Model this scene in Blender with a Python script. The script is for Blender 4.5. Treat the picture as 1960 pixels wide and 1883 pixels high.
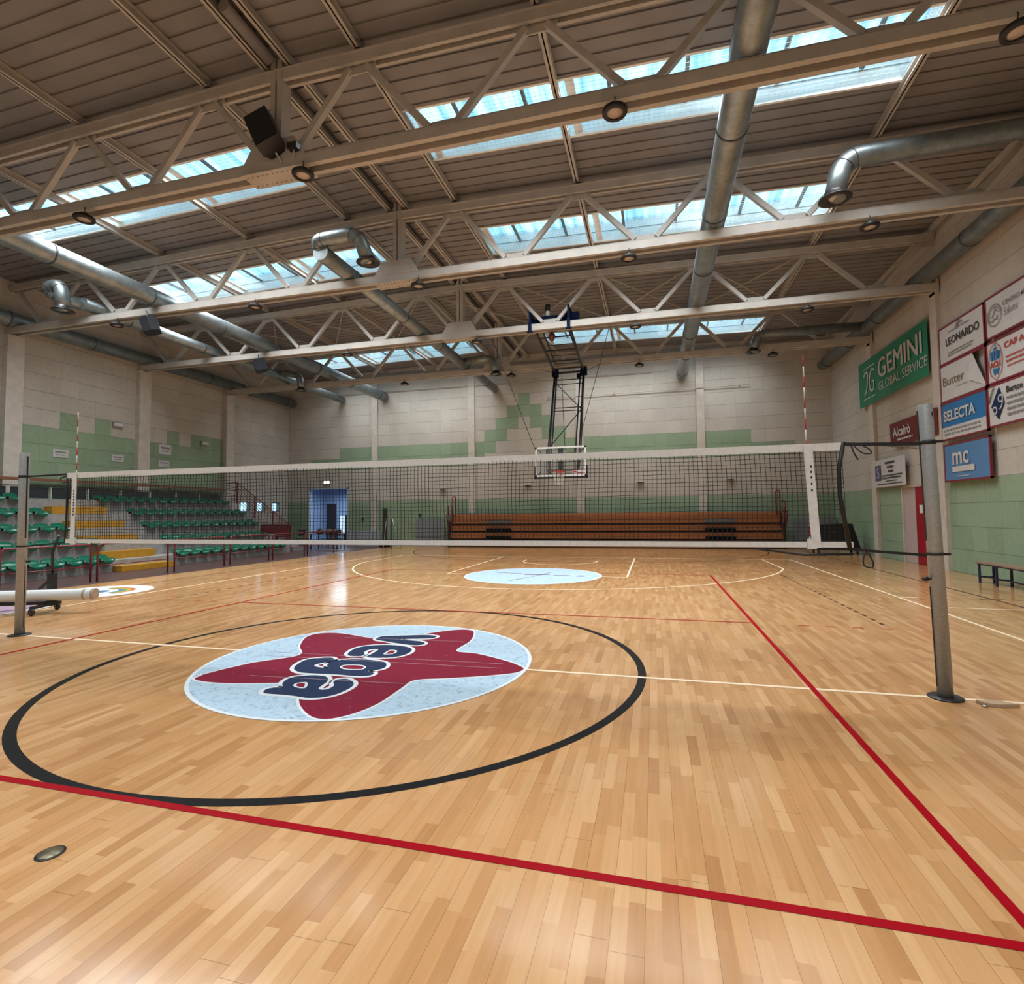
import bpy, bmesh, math, random
from mathutils import Vector, Matrix
from mathutils.geometry import tessellate_polygon
random.seed(7)
C = bpy.context.scene.collection
PI = math.pi
for o in list(bpy.data.objects): bpy.data.objects.remove(o)

# ------------------------------------------------------------------ camera
IMG_W, IMG_H = 1960, 1883
cam_d = bpy.data.cameras.new('camera'); cam = bpy.data.objects.new('camera', cam_d); C.objects.link(cam)
bpy.context.scene.camera = cam
YAW, PITCH, ROLL = 0.2590, 0.0502, -0.0100
FOCAL, CX, CY = 1009.44, 2.503, -9.014
fwd = Vector((-math.sin(YAW)*math.cos(PITCH), math.cos(YAW)*math.cos(PITCH), math.sin(PITCH)))
rt0 = Vector((math.cos(YAW), math.sin(YAW), 0)); up0 = rt0.cross(fwd)
rt = math.cos(ROLL)*rt0 + math.sin(ROLL)*up0; up = -math.sin(ROLL)*rt0 + math.cos(ROLL)*up0
M = Matrix((rt, up, -fwd)).transposed().to_4x4(); M.translation = Vector((3.105, -5.423, 1.621))
cam.matrix_world = M
cam_d.sensor_fit = 'HORIZONTAL'; cam_d.sensor_width = 36.0
cam_d.lens = FOCAL/IMG_W*36.0; cam_d.shift_x = -CX/IMG_W; cam_d.shift_y = CY/IMG_W
cam_d.clip_start = 0.05; cam_d.clip_end = 200

# ------------------------------------------------------------------ sizes of the hall
WL, WR, YF, YB = -16.85, 10.70, 20.13, -20.23      # left, right, far and back wall
RIDGE = -3.07
def deck(x): return 9.64 - 0.024*abs(x-RIDGE)
def chord(x): return 9.20 - 0.018*abs(x-RIDGE)
TR = [2.17, 6.65, 11.15, 15.60]                   # trusses in view
OPEN_Y = [(-19.9+1.3, -19.9+2.8), (-9.70, -8.20), (-5.20, -3.70), (3.77, 5.22), (8.25, 9.72), (17.2, 18.85)]
OPEN_X = [(-13.82, -4.62), (-1.50, 7.74)]

# ------------------------------------------------------------------ world and daylight
sc = bpy.context.scene
sc.view_settings.view_transform = 'Standard'; sc.view_settings.look = 'None'
sc.view_settings.gamma = 1.0; sc.view_settings.exposure = 0.0; sc.view_settings.use_curve_mapping = False
w = bpy.data.worlds.new('sky'); sc.world = w; w.use_nodes = True
bg = w.node_tree.nodes['Background']; bg.inputs[0].default_value = (0.50, 0.80, 1.0, 1); bg.inputs[1].default_value = 2.3
SKY_W = 470.0
for (y0, y1) in OPEN_Y:
    for (x0, x1) in OPEN_X:
        l = bpy.data.lights.new('skylight_daylight', 'AREA'); l.shape = 'RECTANGLE'
        l.size = x1-x0-0.3; l.size_y = y1-y0-0.2; l.energy = SKY_W*(0.72 if y0 > 15 else 1.20 if y0 > 0 else 0.62 if y0 > -6 else 0.80); l.color = (0.98, 1.0, 0.99)
        l.spread = math.radians(125)
        lo = bpy.data.objects.new('skylight_daylight', l); C.objects.link(lo)
        lo.location = ((x0+x1)/2, (y0+y1)/2, deck((x0+x1)/2)+0.03)
# area light added under the passage ceiling, standing in for daylight from the door
l = bpy.data.lights.new('passage_fill_light', 'AREA'); l.shape = 'RECTANGLE'; l.size = 1.6; l.size_y = 1.0; l.energy = 85; l.color = (0.75, 0.9, 1.0)
lo = bpy.data.objects.new('passage_fill_light', l); C.objects.link(lo); lo.location = (-14.2, 21.6, 3.0)

# ------------------------------------------------------------------ materials
MATS = {}
def mat(name, col, rough=0.6, metal=0.0, emit=None, es=1.0, noise=0.0, nscale=6.0, bump=0.0, bscale=40.0, spec=0.5):
    if name in MATS: return MATS[name]
    m = bpy.data.materials.new(name); m.use_nodes = True; nt = m.node_tree; n = nt.nodes; L = nt.links
    b = n['Principled BSDF']; b.inputs['Base Color'].default_value = (*col, 1)
    b.inputs['Roughness'].default_value = rough; b.inputs['Metallic'].default_value = metal
    b.inputs['Specular IOR Level'].default_value = spec
    if emit:
        b.inputs['Emission Color'].default_value = (*emit, 1); b.inputs['Emission Strength'].default_value = es
    tc = n.new('ShaderNodeTexCoord')
    if noise > 0:
        no = n.new('ShaderNodeTexNoise'); no.inputs['Scale'].default_value = nscale; no.inputs['Detail'].default_value = 5
        L.new(tc.outputs['Object'], no.inputs['Vector'])
        mr = n.new('ShaderNodeMapRange'); mr.inputs[1].default_value = 0.3; mr.inputs[2].default_value = 0.7
        mr.inputs[3].default_value = 1-noise; mr.inputs[4].default_value = 1+noise
        L.new(no.outputs[0], mr.inputs[0])
        vm = n.new('ShaderNodeVectorMath'); vm.operation = 'SCALE'; vm.inputs[0].default_value = col
        L.new(mr.outputs[0], vm.inputs['Scale']); L.new(vm.outputs[0], b.inputs['Base Color'])
    if bump > 0:
        n2 = n.new('ShaderNodeTexNoise'); n2.inputs['Scale'].default_value = bscale
        L.new(tc.outputs['Object'], n2.inputs['Vector'])
        bp = n.new('ShaderNodeBump'); bp.inputs['Strength'].default_value = bump; bp.inputs['Distance'].default_value = 0.01
        L.new(n2.outputs[0], bp.inputs['Height']); L.new(bp.outputs[0], b.inputs['Normal'])
    MATS[name] = m
    return m
def math_node(nt, op, a, b=None, c=None):
    x = nt.nodes.new('ShaderNodeMath'); x.operation = op
    for i, v in enumerate((a, b, c)):
        if v is None: continue
        if isinstance(v, (int, float)): x.inputs[i].default_value = v
        else: nt.links.new(v, x.inputs[i])
    return x.outputs[0]
FLOOR_ROUGH = 0.14
def parquet():
    m = bpy.data.materials.new('parquet'); m.use_nodes = True; nt = m.node_tree; n = nt.nodes; L = nt.links
    b = n['Principled BSDF']; tc = n.new('ShaderNodeTexCoord'); sp = n.new('ShaderNodeSeparateXYZ'); L.new(tc.outputs['Object'], sp.inputs[0])
    X, Y = sp.outputs[0], sp.outputs[1]; mn = lambda *a: math_node(nt, *a)
    def wn(a, b_=None):
        c = n.new('ShaderNodeCombineXYZ'); L.new(a, c.inputs[0])
        if b_ is not None: L.new(b_, c.inputs[1])
        wnn = n.new('ShaderNodeTexWhiteNoise'); wnn.noise_dimensions = '3D'; L.new(c.outputs[0], wnn.inputs['Vector']); return wnn.outputs['Value']
    row = mn('FLOOR', mn('DIVIDE', X, 0.066)); h = wn(row)
    cy = mn('ADD', mn('DIVIDE', Y, 0.46), mn('MULTIPLY', h, 9.0)); cell = mn('FLOOR', cy); v = wn(row, cell)
    brow = mn('FLOOR', mn('DIVIDE', X, 0.132)); bh = wn(mn('ADD', brow, 531.0))
    by = mn('ADD', mn('DIVIDE', Y, 2.1), mn('MULTIPLY', bh, 7.0)); bf = mn('FRACT', by)
    bx = mn('FRACT', mn('DIVIDE', X, 0.132))
    seam = mn('MAXIMUM', mn('LESS_THAN', bx, 0.016), mn('LESS_THAN', bf, 0.0014))
    sx = mn('FRACT', mn('DIVIDE', X, 0.066)); sf = mn('FRACT', cy)
    fine = mn('MAXIMUM', mn('LESS_THAN', sx, 0.012), mn('LESS_THAN', sf, 0.003))
    cr = n.new('ShaderNodeValToRGB'); L.new(v, cr.inputs[0]); e = cr.color_ramp.elements
    e[0].position = 0.0; e[0].color = (0.425, 0.206, 0.083, 1); e[1].position = 1.0; e[1].color = (0.608, 0.352, 0.170, 1)
    for p, c_ in ((0.15, (0.478, 0.244, 0.100)), (0.5, (0.525, 0.276, 0.117)), (0.85, (0.568, 0.320, 0.149))):
        k = e.new(p); k.color = (*c_, 1)
    mp = n.new('ShaderNodeMapping'); mp.inputs['Scale'].default_value = (45, 2.2, 1); L.new(tc.outputs['Object'], mp.inputs[0])
    addv = n.new('ShaderNodeVectorMath'); addv.operation = 'ADD'; L.new(mp.outputs[0], addv.inputs[0])
    cc = n.new('ShaderNodeCombineXYZ'); L.new(mn('MULTIPLY', v, 77.0), cc.inputs[1]); L.new(cc.outputs[0], addv.inputs[1])
    gr = n.new('ShaderNodeTexNoise'); gr.inputs['Scale'].default_value = 1.0; gr.inputs['Detail'].default_value = 6; gr.inputs['Distortion'].default_value = 0.4
    L.new(addv.outputs[0], gr.inputs['Vector'])
    big = n.new('ShaderNodeTexNoise'); big.inputs['Scale'].default_value = 0.9; big.inputs['Detail'].default_value = 4; L.new(tc.outputs['Object'], big.inputs['Vector'])
    f = mn('ADD', mn('MULTIPLY', gr.outputs[0], 0.30), mn('ADD', mn('MULTIPLY', big.outputs[0], 0.28), 0.71))
    f = mn('MULTIPLY', f, mn('SUBTRACT', 1.0, mn('MULTIPLY', seam, 0.50)))
    f = mn('MULTIPLY', f, mn('SUBTRACT', 1.0, mn('MULTIPLY', fine, 0.10)))
    vm = n.new('ShaderNodeVectorMath'); vm.operation = 'SCALE'; L.new(cr.outputs[0], vm.inputs[0]); L.new(f, vm.inputs['Scale'])
    L.new(vm.outputs[0], b.inputs['Base Color'])
    rr = mn('ADD', mn('MULTIPLY', big.outputs[0], 0.10), FLOOR_ROUGH-0.05)
    L.new(rr, b.inputs['Roughness']); b.inputs['Specular IOR Level'].default_value = 0.45
    MATS['parquet'] = m; return m
def scuffed(name, col, dirt, amt=0.5, scale=14, thr=0.58):
    m = bpy.data.materials.new(name); m.use_nodes = True; nt = m.node_tree; n = nt.nodes; L = nt.links
    b = n['Principled BSDF']; tc = n.new('ShaderNodeTexCoord'); no = n.new('ShaderNodeTexNoise'); no.inputs['Scale'].default_value = scale
    no.inputs['Detail'].default_value = 8; no.inputs['Roughness'].default_value = 0.75; no.inputs['Distortion'].default_value = 1.2; L.new(tc.outputs['Object'], no.inputs['Vector'])
    mr = n.new('ShaderNodeMapRange'); mr.inputs[1].default_value = thr; mr.inputs[2].default_value = thr+0.12; L.new(no.outputs[0], mr.inputs[0])
    mu = math_node(nt, 'MULTIPLY', mr.outputs[0], amt)
    mx = n.new('ShaderNodeMix'); mx.data_type = 'RGBA'; L.new(mu, mx.inputs[0]); mx.inputs[6].default_value = (*col, 1); mx.inputs[7].default_value = (*dirt, 1)
    L.new(mx.outputs[2], b.inputs['Base Color']); b.inputs['Roughness'].default_value = 0.42; b.inputs['Specular IOR Level'].default_value = 0.06
    MATS[name] = m; return m
def block_wall(name, col, seed=0.0, amp=0.10):
    """big light concrete blocks with thin joints; object coords: x = along wall, z = up"""
    m = bpy.data.materials.new(name); m.use_nodes = True; nt = m.node_tree; n = nt.nodes; L = nt.links
    b = n['Principled BSDF']; tc = n.new('ShaderNodeTexCoord'); sp = n.new('ShaderNodeSeparateXYZ'); L.new(tc.outputs['Object'], sp.inputs[0])
    mn = lambda *a: math_node(nt, *a)
    U = mn('ADD', mn('ADD', sp.outputs[0], sp.outputs[1]), seed); Z = sp.outputs[2]
    r = mn('FLOOR', mn('DIVIDE', Z, 0.59)); zf = mn('FRACT', mn('DIVIDE', Z, 0.59))
    def wn(a, b_):
        c = n.new('ShaderNodeCombineXYZ'); L.new(a, c.inputs[0]); L.new(b_, c.inputs[1])
        x = n.new('ShaderNodeTexWhiteNoise'); x.noise_dimensions = '3D'; L.new(c.outputs[0], x.inputs['Vector']); return x.outputs['Value']
    uo = mn('ADD', mn('DIVIDE', U, 0.6), mn('MULTIPLY', mn('MODULO', r, 2.0), 0.0)); ci = mn('FLOOR', uo); uf = mn('FRACT', uo)
    v = wn(ci, r)
    jz = mn('LESS_THAN', zf, 0.028); ju = mn('MULTIPLY', mn('LESS_THAN', uf, 0.018), mn('GREATER_THAN', wn(ci, mn('ADD', r, 55.0)), 0.55))
    no = n.new('ShaderNodeTexNoise'); no.inputs['Scale'].default_value = 9; no.inputs['Detail'].default_value = 9; no.inputs['Roughness'].default_value = 0.75; L.new(tc.outputs['Object'], no.inputs['Vector'])
    bg_ = n.new('ShaderNodeTexNoise'); bg_.inputs['Scale'].default_value = 0.7; bg_.inputs['Detail'].default_value = 3; L.new(tc.outputs['Object'], bg_.inputs['Vector'])
    f = mn('ADD', mn('MULTIPLY', v, amp), mn('ADD', mn('MULTIPLY', no.outputs[0], 0.42), mn('MULTIPLY', bg_.outputs[0], 0.26)))
    f = mn('ADD', f, 1.0-amp/2-0.34)
    f = mn('MULTIPLY', f, mn('SUBTRACT', 1.0, mn('MULTIPLY', jz, 0.42))); f = mn('MULTIPLY', f, mn('SUBTRACT', 1.0, mn('MULTIPLY', ju, 0.22)))
    vm = n.new('ShaderNodeVectorMath'); vm.operation = 'SCALE'; vm.inputs[0].default_value = col; L.new(f, vm.inputs['Scale'])
    L.new(vm.outputs[0], b.inputs['Base Color']); b.inputs['Roughness'].default_value = 0.85; b.inputs['Specular IOR Level'].default_value = 0.2
    bp = n.new('ShaderNodeBump'); bp.inputs['Strength'].default_value = 0.35; bp.inputs['Distance'].default_value = 0.01
    L.new(mn('SUBTRACT', no.outputs[0], jz), bp.inputs['Height']); L.new(bp.outputs[0], b.inputs['Normal'])
    MATS[name] = m; return m
def glazing_mat():
    m = bpy.data.materials.new('corrugated_glazing'); m.use_nodes = True; nt = m.node_tree; n = nt.nodes; L = nt.links
    n.remove(n['Principled BSDF']); out = n['Material Output']
    tc = n.new('ShaderNodeTexCoord'); mp = n.new('ShaderNodeMapping'); mp.inputs['Scale'].default_value = (5, 0.35, 1); L.new(tc.outputs['Object'], mp.inputs[0])
    no = n.new('ShaderNodeTexNoise'); no.inputs['Scale'].default_value = 1.0; no.inputs['Detail'].default_value = 3; L.new(mp.outputs[0], no.inputs['Vector'])
    cr = n.new('ShaderNodeValToRGB'); cr.color_ramp.elements[0].position = 0.35; cr.color_ramp.elements[0].color = (0.30, 0.52, 0.60, 1)
    cr.color_ramp.elements[1].position = 0.62; cr.color_ramp.elements[1].color = (0.85, 0.97, 1, 1); L.new(no.outputs[0], cr.inputs[0])
    t = n.new('ShaderNodeBsdfTransparent'); L.new(cr.outputs[0], t.inputs[0]); d = n.new('ShaderNodeBsdfTranslucent'); L.new(cr.outputs[0], d.inputs[0])
    mx = n.new('ShaderNodeMixShader'); mx.inputs[0].default_value = 0.45; L.new(t.outputs[0], mx.inputs[1]); L.new(d.outputs[0], mx.inputs[2]); L.new(mx.outputs[0], out.inputs[0])
    MATS['glazing'] = m; return m
def clear_glass(name, tint=(0.9, 0.95, 0.95), gl=0.10):
    m = bpy.data.materials.new(name); m.use_nodes = True; nt = m.node_tree; n = nt.nodes; L = nt.links
    n.remove(n['Principled BSDF']); out = n['Material Output']
    t = n.new('ShaderNodeBsdfTransparent'); t.inputs[0].default_value = (*tint, 1); g = n.new('ShaderNodeBsdfGlossy'); g.inputs['Roughness'].default_value = 0.03
    mx = n.new('ShaderNodeMixShader'); mx.inputs[0].default_value = gl; L.new(t.outputs[0], mx.inputs[1]); L.new(g.outputs[0], mx.inputs[2]); L.new(mx.outputs[0], out.inputs[0])
    MATS[name] = m; return m
def galvanised():
    m = bpy.data.materials.new('galvanised'); m.use_nodes = True; nt = m.node_tree; n = nt.nodes; L = nt.links
    b = n['Principled BSDF']; tc = n.new('ShaderNodeTexCoord'); no = n.new('ShaderNodeTexNoise'); no.inputs['Scale'].default_value = 3; no.inputs['Detail'].default_value = 8
    no.inputs['Roughness'].default_value = 0.8; L.new(tc.outputs['Object'], no.inputs['Vector'])
    cr = n.new('ShaderNodeValToRGB'); cr.color_ramp.elements[0].position = 0.3; cr.color_ramp.elements[0].color = (0.17, 0.195, 0.205, 1)
    cr.color_ramp.elements[1].position = 0.75; cr.color_ramp.elements[1].color = (0.40, 0.46, 0.48, 1); L.new(no.outputs[0], cr.inputs[0]); L.new(cr.outputs[0], b.inputs['Base Color'])
    b.inputs['Metallic'].default_value = 0.75; b.inputs['Roughness'].default_value = 0.42; MATS['galv'] = m; return m
parquet(); glazing_mat(); galvanised()
beige = block_wall('wall_beige', (0.52, 0.48, 0.425))
paint = mat('cream_paint', (0.46, 0.43, 0.395), 0.5, noise=0.10, nscale=3)
deckm = mat('deck_brown', (0.232, 0.220, 0.222), 0.6, noise=0.12, nscale=1.2)
white = mat('white', (0.75, 0.75, 0.74), 0.6, noise=0.06)
curbm = mat('curb_white', (0.86, 0.86, 0.82), 0.6, noise=0.05)
black = mat('black', (0.012, 0.012, 0.014), 0.5)
blackp = mat('black_plastic', (0.02, 0.02, 0.022), 0.35)
navy = mat('navy_steel', (0.02, 0.03, 0.075), 0.4)
alu = mat('aluminium', (0.50, 0.51, 0.52), 0.42, 0.55, noise=0.10, nscale=30)
red = mat('dark_red_paint', (0.16, 0.012, 0.018), 0.4)
steel = mat('steel', (0.45, 0.45, 0.45), 0.35, 0.9)
concrete = mat('concrete', (0.27, 0.265, 0.26), 0.9, noise=0.18, nscale=8, bump=0.3)
pilm = mat('pilaster_grey', (0.56, 0.51, 0.46), 0.8, noise=0.10, nscale=4)

# ------------------------------------------------------------------ mesh helpers
class MB:
    def __init__(s): s.v = []; s.f = []; s.mi = []; s.sm = []
    def add(s, vs, fs, m=0, smooth=False):
        k = len(s.v); s.v += [tuple(v) for v in vs]; s.f += [tuple(i+k for i in f) for f in fs]; s.mi += [m]*len(fs); s.sm += [smooth]*len(fs); return s
    def box(s, x0, y0, z0, x1, y1, z1, m=0):
        v = [(x0,y0,z0),(x1,y0,z0),(x1,y1,z0),(x0,y1,z0),(x0,y0,z1),(x1,y0,z1),(x1,y1,z1),(x0,y1,z1)]
        return s.add(v, [(0,3,2,1),(4,5,6,7),(0,1,5,4),(1,2,6,5),(2,3,7,6),(3,0,4,7)], m)
    def bar(s, a, b, w, h, upv=(0,0,1), m=0):
        a = Vector(a); b = Vector(b); d = (b-a).normalized(); u = Vector(upv); sx = d.cross(u)
        if sx.length < 1e-4: sx = d.cross(Vector((1,0,0)))
        sx.normalize(); sy = sx.cross(d).normalized(); v = []
        for p in (a, b):
            for i, j in ((-1,-1),(1,-1),(1,1),(-1,1)): v.append(p+sx*(w/2*i)+sy*(h/2*j))
        return s.add(v, [(3,2,1,0),(4,5,6,7),(0,1,5,4),(1,2,6,5),(2,3,7,6),(3,0,4,7)], m)
    def tube(s, pts, r, n=12, m=0, caps=True, smooth=True):
        pts = [Vector(p) for p in pts]; rs = r if isinstance(r, (list, tuple)) else [r]*len(pts); rings = []; prev = None
        for i, p in enumerate(pts):
            d = (pts[min(i+1, len(pts)-1)]-pts[max(i-1, 0)]).normalized()
            if prev is None:
                x = d.cross(Vector((0,0,1)));
                if x.length < 1e-3: x = d.cross(Vector((1,0,0)))
            else: x = prev - d*prev.dot(d)
            x.normalize(); prev = x; y = d.cross(x)
            rings.append([p+x*(rs[i]*math.cos(2*PI*k/n))+y*(rs[i]*math.sin(2*PI*k/n)) for k in range(n)])
        v = [q for g in rings for q in g]; f = []
        for i in range(len(pts)-1):
            for k in range(n): f.append((i*n+k, i*n+(k+1)%n, (i+1)*n+(k+1)%n, (i+1)*n+k))
        s.add(v, f, m, smooth)
        if caps:
            k0 = len(s.v)-len(v); s.f.append(tuple(k0+k for k in range(n))[::-1]); s.f.append(tuple(k0+(len(pts)-1)*n+k for k in range(n))); s.mi += [m, m]; s.sm += [False, False]
        return s
    def lathe(s, prof, c=(0,0,0), n=24, m=0, ax='z', smooth=True):
        v = []; f = []; c = Vector(c)
        for (r, z) in prof:
            for k in range(n):
                a = 2*PI*k/n; p = (r*math.cos(a), r*math.sin(a), z)
                if ax == 'y': p = (p[0], p[2], p[1])
                if ax == 'x': p = (p[2], p[0], p[1])
                v.append(c+Vector(p))
        for i in range(len(prof)-1):
            for k in range(n): f.append((i*n+k, i*n+(k+1)%n, (i+1)*n+(k+1)%n, (i+1)*n+k))
        return s.add(v, f, m, smooth)
    def poly(s, pts, z=0.0, holes=(), m=0):
        loops = [[Vector((p[0], p[1], 0)) for p in pts]]+[[Vector((p[0], p[1], 0)) for p in h] for h in holes]
        tr = tessellate_polygon(loops); flat = [q for l_ in loops for q in l_]; out = []
        for t in tr:
            a, b, c = (flat[i] for i in t)
            if (b-a).cross(c-a).z < 0: t = t[::-1]
            out.append(t)
        return s.add([(q.x, q.y, z) for q in flat], out, m)
    def prism(s, pts, z0, z1, m=0):
        """pts in xy, extruded z0..z1, closed"""
        s.poly(pts, z1, m=m); n = len(pts); k = len(s.v)
        tr = tessellate_polygon([[Vector((p[0], p[1], 0)) for p in pts]])
        s.add([(p[0], p[1], z0) for p in pts], [t[::-1] for t in tr], m)
        v = [(p[0], p[1], z0) for p in pts]+[(p[0], p[1], z1) for p in pts]
        return s.add(v, [(i, (i+1) % n, n+(i+1) % n, n+i) for i in range(n)], m)
    def xf(s, mtx):
        s.v = [tuple(mtx @ Vector(v)) for v in s.v]; return s
    def build(s, name, m, parent=None, label=None, recalc=True):
        me = bpy.data.meshes.new(name); me.from_pydata(s.v, [], s.f)
        for mm in (m if isinstance(m, (list, tuple)) else [m]): me.materials.append(mm)
        me.polygons.foreach_set('material_index', s.mi); me.polygons.foreach_set('use_smooth', s.sm)
        if recalc:
            bm = bmesh.new(); bm.from_mesh(me); bmesh.ops.recalc_face_normals(bm, faces=bm.faces); bm.to_mesh(me); bm.free()
        me.update(); o = bpy.data.objects.new(name, me); C.objects.link(o)
        if parent is not None: o.parent = parent
        if label: o['label'] = label
        return o
def tag(o, label=None, cat=None, group=None, kind=None):
    if label: o['label'] = label
    if cat: o['category'] = cat
    if group: o['group'] = group
    if kind: o['kind'] = kind
    return o
def thing(name, loc, label, cat, group=None, rz=0.0):
    o = bpy.data.objects.new(name, None); C.objects.link(o); o.location = loc; o.rotation_euler = (0, 0, rz); o.empty_display_size = 0.1
    return tag(o, label, cat, group)
def rel(mb, root):  # shift world-space geometry into the root's local space
    return mb.xf(Matrix.Translation(-Vector(root.location)))
def copy_tree(o, loc=None, label=None, group=None, rz=None):
    c = o.copy(); C.objects.link(c)
    if loc is not None: c.location = loc
    if rz is not None: c.rotation_euler = (0, 0, rz)
    if label: c['label'] = label
    if group: c['group'] = group
    for ch in [x for x in bpy.data.objects if x.parent == o]:
        d = ch.copy(); C.objects.link(d); d.parent = c
        for g in [x for x in bpy.data.objects if x.parent == ch]:
            e = g.copy(); C.objects.link(e); e.parent = d
    return c
def struct(o, kind='structure'): o['kind'] = kind; return o
def text(s, size, m, parent, mtx, name='lettering', bold=0.0, depth=0.002, align='LEFT', sx=1.0, shear=0.0, label=None, fat=()):
    cu = bpy.data.curves.new('t', 'FONT'); cu.body = s; cu.size = size; cu.offset = bold; cu.extrude = depth; cu.align_x = align; cu.shear = shear; cu.resolution_u = 3
    o = bpy.data.objects.new('t', cu); C.objects.link(o); dg = bpy.context.evaluated_depsgraph_get(); me = bpy.data.meshes.new_from_object(o.evaluated_get(dg))
    bpy.data.objects.remove(o)
    if fat:
        bm = bmesh.new(); bm.from_mesh(me)
        for k_, (fx, fy) in enumerate(fat):
            m2 = me.copy(); m2.transform(Matrix.Translation((fx, fy, .0032*(k_+1)))); bm.from_mesh(m2)
        bm.to_mesh(me); bm.free()
    me.transform(mtx @ Matrix.Diagonal((sx, 1, 1, 1))); me.materials.clear(); me.materials.append(m)
    r = bpy.data.objects.new(name, me); C.objects.link(r)
    if parent is not None: r.parent = parent
    if label: r['label'] = label
    return r
def smooth_loop(P, n=5):
    N = len(P); out = []
    for i in range(N):
        a, b, c, d = (Vector((*P[(i+k) % N], 0)) for k in (-1, 0, 1, 2))
        for k in range(n):
            t = k/n; q = 0.5*((2*b)+(c-a)*t+(2*a-5*b+4*c-d)*t*t+(3*b-3*c+d-a)*t**3); out.append((q.x, q.y))
    return out
def stroke(mb, P, w, z, closed=True, m=0):
    N = len(P); L_ = []; R_ = []
    for i in range(N):
        a = Vector(P[i-1] if (closed or i) else P[i]); b = Vector(P[(i+1) % N] if (closed or i < N-1) else P[i]); d = (b-a).normalized(); nn = Vector((-d.y, d.x)); p = Vector(P[i])
        L_.append(p+nn*w/2); R_.append(p-nn*w/2)
    v = [(q.x, q.y, z) for q in L_]+[(q.x, q.y, z) for q in R_]; M_ = N if closed else N-1
    return mb.add(v, [(N+i, N+(i+1) % N, (i+1) % N, i) for i in range(M_)], m)
def arc_pts(cx, cy, r, a0, a1, n=64): return [(cx+r*math.cos(a0+(a1-a0)*i/n), cy+r*math.sin(a0+(a1-a0)*i/n)) for i in range(n+1)]
# ================================================================== THE SHELL
# ---- floor
mb = MB(); mb.add([(-10.78, YB, 0), (WR+.3, YB, 0), (WR+.3, YF, 0), (-9.9, YF, 0)], [(0, 1, 2, 3)])
floor = struct(mb.build('floor', MATS['parquet'], recalc=False))
rub = mat('maroon_rubber', (0.075, 0.040, 0.040), 0.35, noise=0.15, nscale=5)
mb = MB(); mb.add([(WL, YB, -0.002), (-10.78, YB, -0.002), (-9.9, YF, -0.002), (WL, YF, -0.002)], [(0, 1, 2, 3)])
mb.build('rubber_floor_strip', rub, floor, label='dark maroon rubber strip of floor between the parquet and the stand', recalc=False)
def fl(name, col, dirt=(0.25, 0.2, 0.15), amt=0.25): return scuffed(name, col, dirt, amt, 20, 0.55)
redl = fl('line_red', (0.30, 0.0, 0.006), (0.22, 0.001, 0.008)); creml = fl('line_cream', (0.78, 0.62, 0.44)); blkl = fl('line_black', (0.010, 0.010, 0.011), (0.04, 0.035, 0.03)); brnl = fl('line_brown', (0.075, 0.030, 0.020))
redf = fl('line_red_far', (0.30, 0.035, 0.022))
def seg(name, m, a, b, w, z, label=None):
    d = (Vector(b)-Vector(a)).normalized(); n_ = Vector((-d.y, d.x))*w/2; a = Vector(a); b = Vector(b)
    q = MB().add([(*(a-n_), z), (*(b-n_), z), (*(b+n_), z), (*(a+n_), z)], [(0, 1, 2, 3)])
    return q.build(name, m, floor, label, recalc=False)
def arcl(name, m, pts, w, z, closed=False, label=None):
    q = MB(); stroke(q, pts, w, z, closed); return q.build(name, m, floor, label, recalc=False)
# black centre circle, cream basketball lines, red volleyball lines
arcl('centre_circle', blkl, arc_pts(0, 0, 2.96, 0, 2*PI, 160)[:-1], 0.08, 0.0012, True, 'thick black circle around the star logo')
seg('centre_line', creml, (-7.5, 0), (7.5, 0), 0.05, 0.0018, 'cream line across the floor under the net')
for s in (-1, 1):
    seg('basketball_sideline', creml, (7.475*s, -14), (7.475*s, 14), 0.05, 0.0014)
    seg('handball_sideline', brnl, (8.95*s, -18), (8.95*s, 18.2), 0.05, 0.0010)
    seg('volleyball_sideline', redl, (4.475*s, -9), (4.475*s, 9), 0.05, 0.0022)
seg('basketball_baseline', creml, (-7.5, 14), (7.5, 14), 0.05, 0.0014)
seg('attack_line', redl, (-4.5, -2.975), (4.5, -2.975), 0.05, 0.0026, 'red line crossing the near floor')
seg('attack_line', redf, (-4.5, 2.975), (4.5, 2.975), 0.05, 0.0026, 'thin red line beyond the star logo')
seg('volleyball_baseline', redf, (-4.5, 8.975), (4.5, 8.975), 0.05, 0.0022)
seg('free_throw_line', creml, (-2.45, 8.2), (2.45, 8.2), 0.05, 0.0014)
for s in (-1, 1):
    seg('lane_line', creml, (2.425*s, 8.2), (2.425*s, 14), 0.05, 0.0014)
    seg('lane_mark', creml, (2.45*s, 11.3), (2.62*s, 11.3), 0.05, 0.0014)
a_end = math.acos(6.6/6.75)
arcl('three_point_line', creml, [(6.6, 14)]+[(6.75*math.cos(a), 12.425+6.75*math.sin(a)) for a in [-a_end-(PI-2*a_end)*i/90 for i in range(91)]]+[(-6.6, 14)], 0.05, 0.0014)
arcl('no_charge_arc', creml, [(1.25, 12.75)]+arc_pts(0, 12.425, 1.25, 0, -PI, 30)+[(-1.25, 12.75)], 0.05, 0.0014)
arcl('goal_area_line', brnl, [(7.5, 18.1)]+arc_pts(1.5, 18.1, 6.0, 0, -PI/2, 30)+arc_pts(-1.5, 18.1, 6.0, -PI/2, -PI, 30), 0.05, 0.0010)
for i in range(4):
    seg('dash', redf, (5.06+0.335*i, 2.92), (5.20+0.335*i, 2.92), 0.045, 0.0014)
    seg('dash', redf, (-5.17-0.335*i, 2.96), (-5.03-0.335*i, 2.96), 0.045, 0.0014)
y = 3.2
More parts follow.
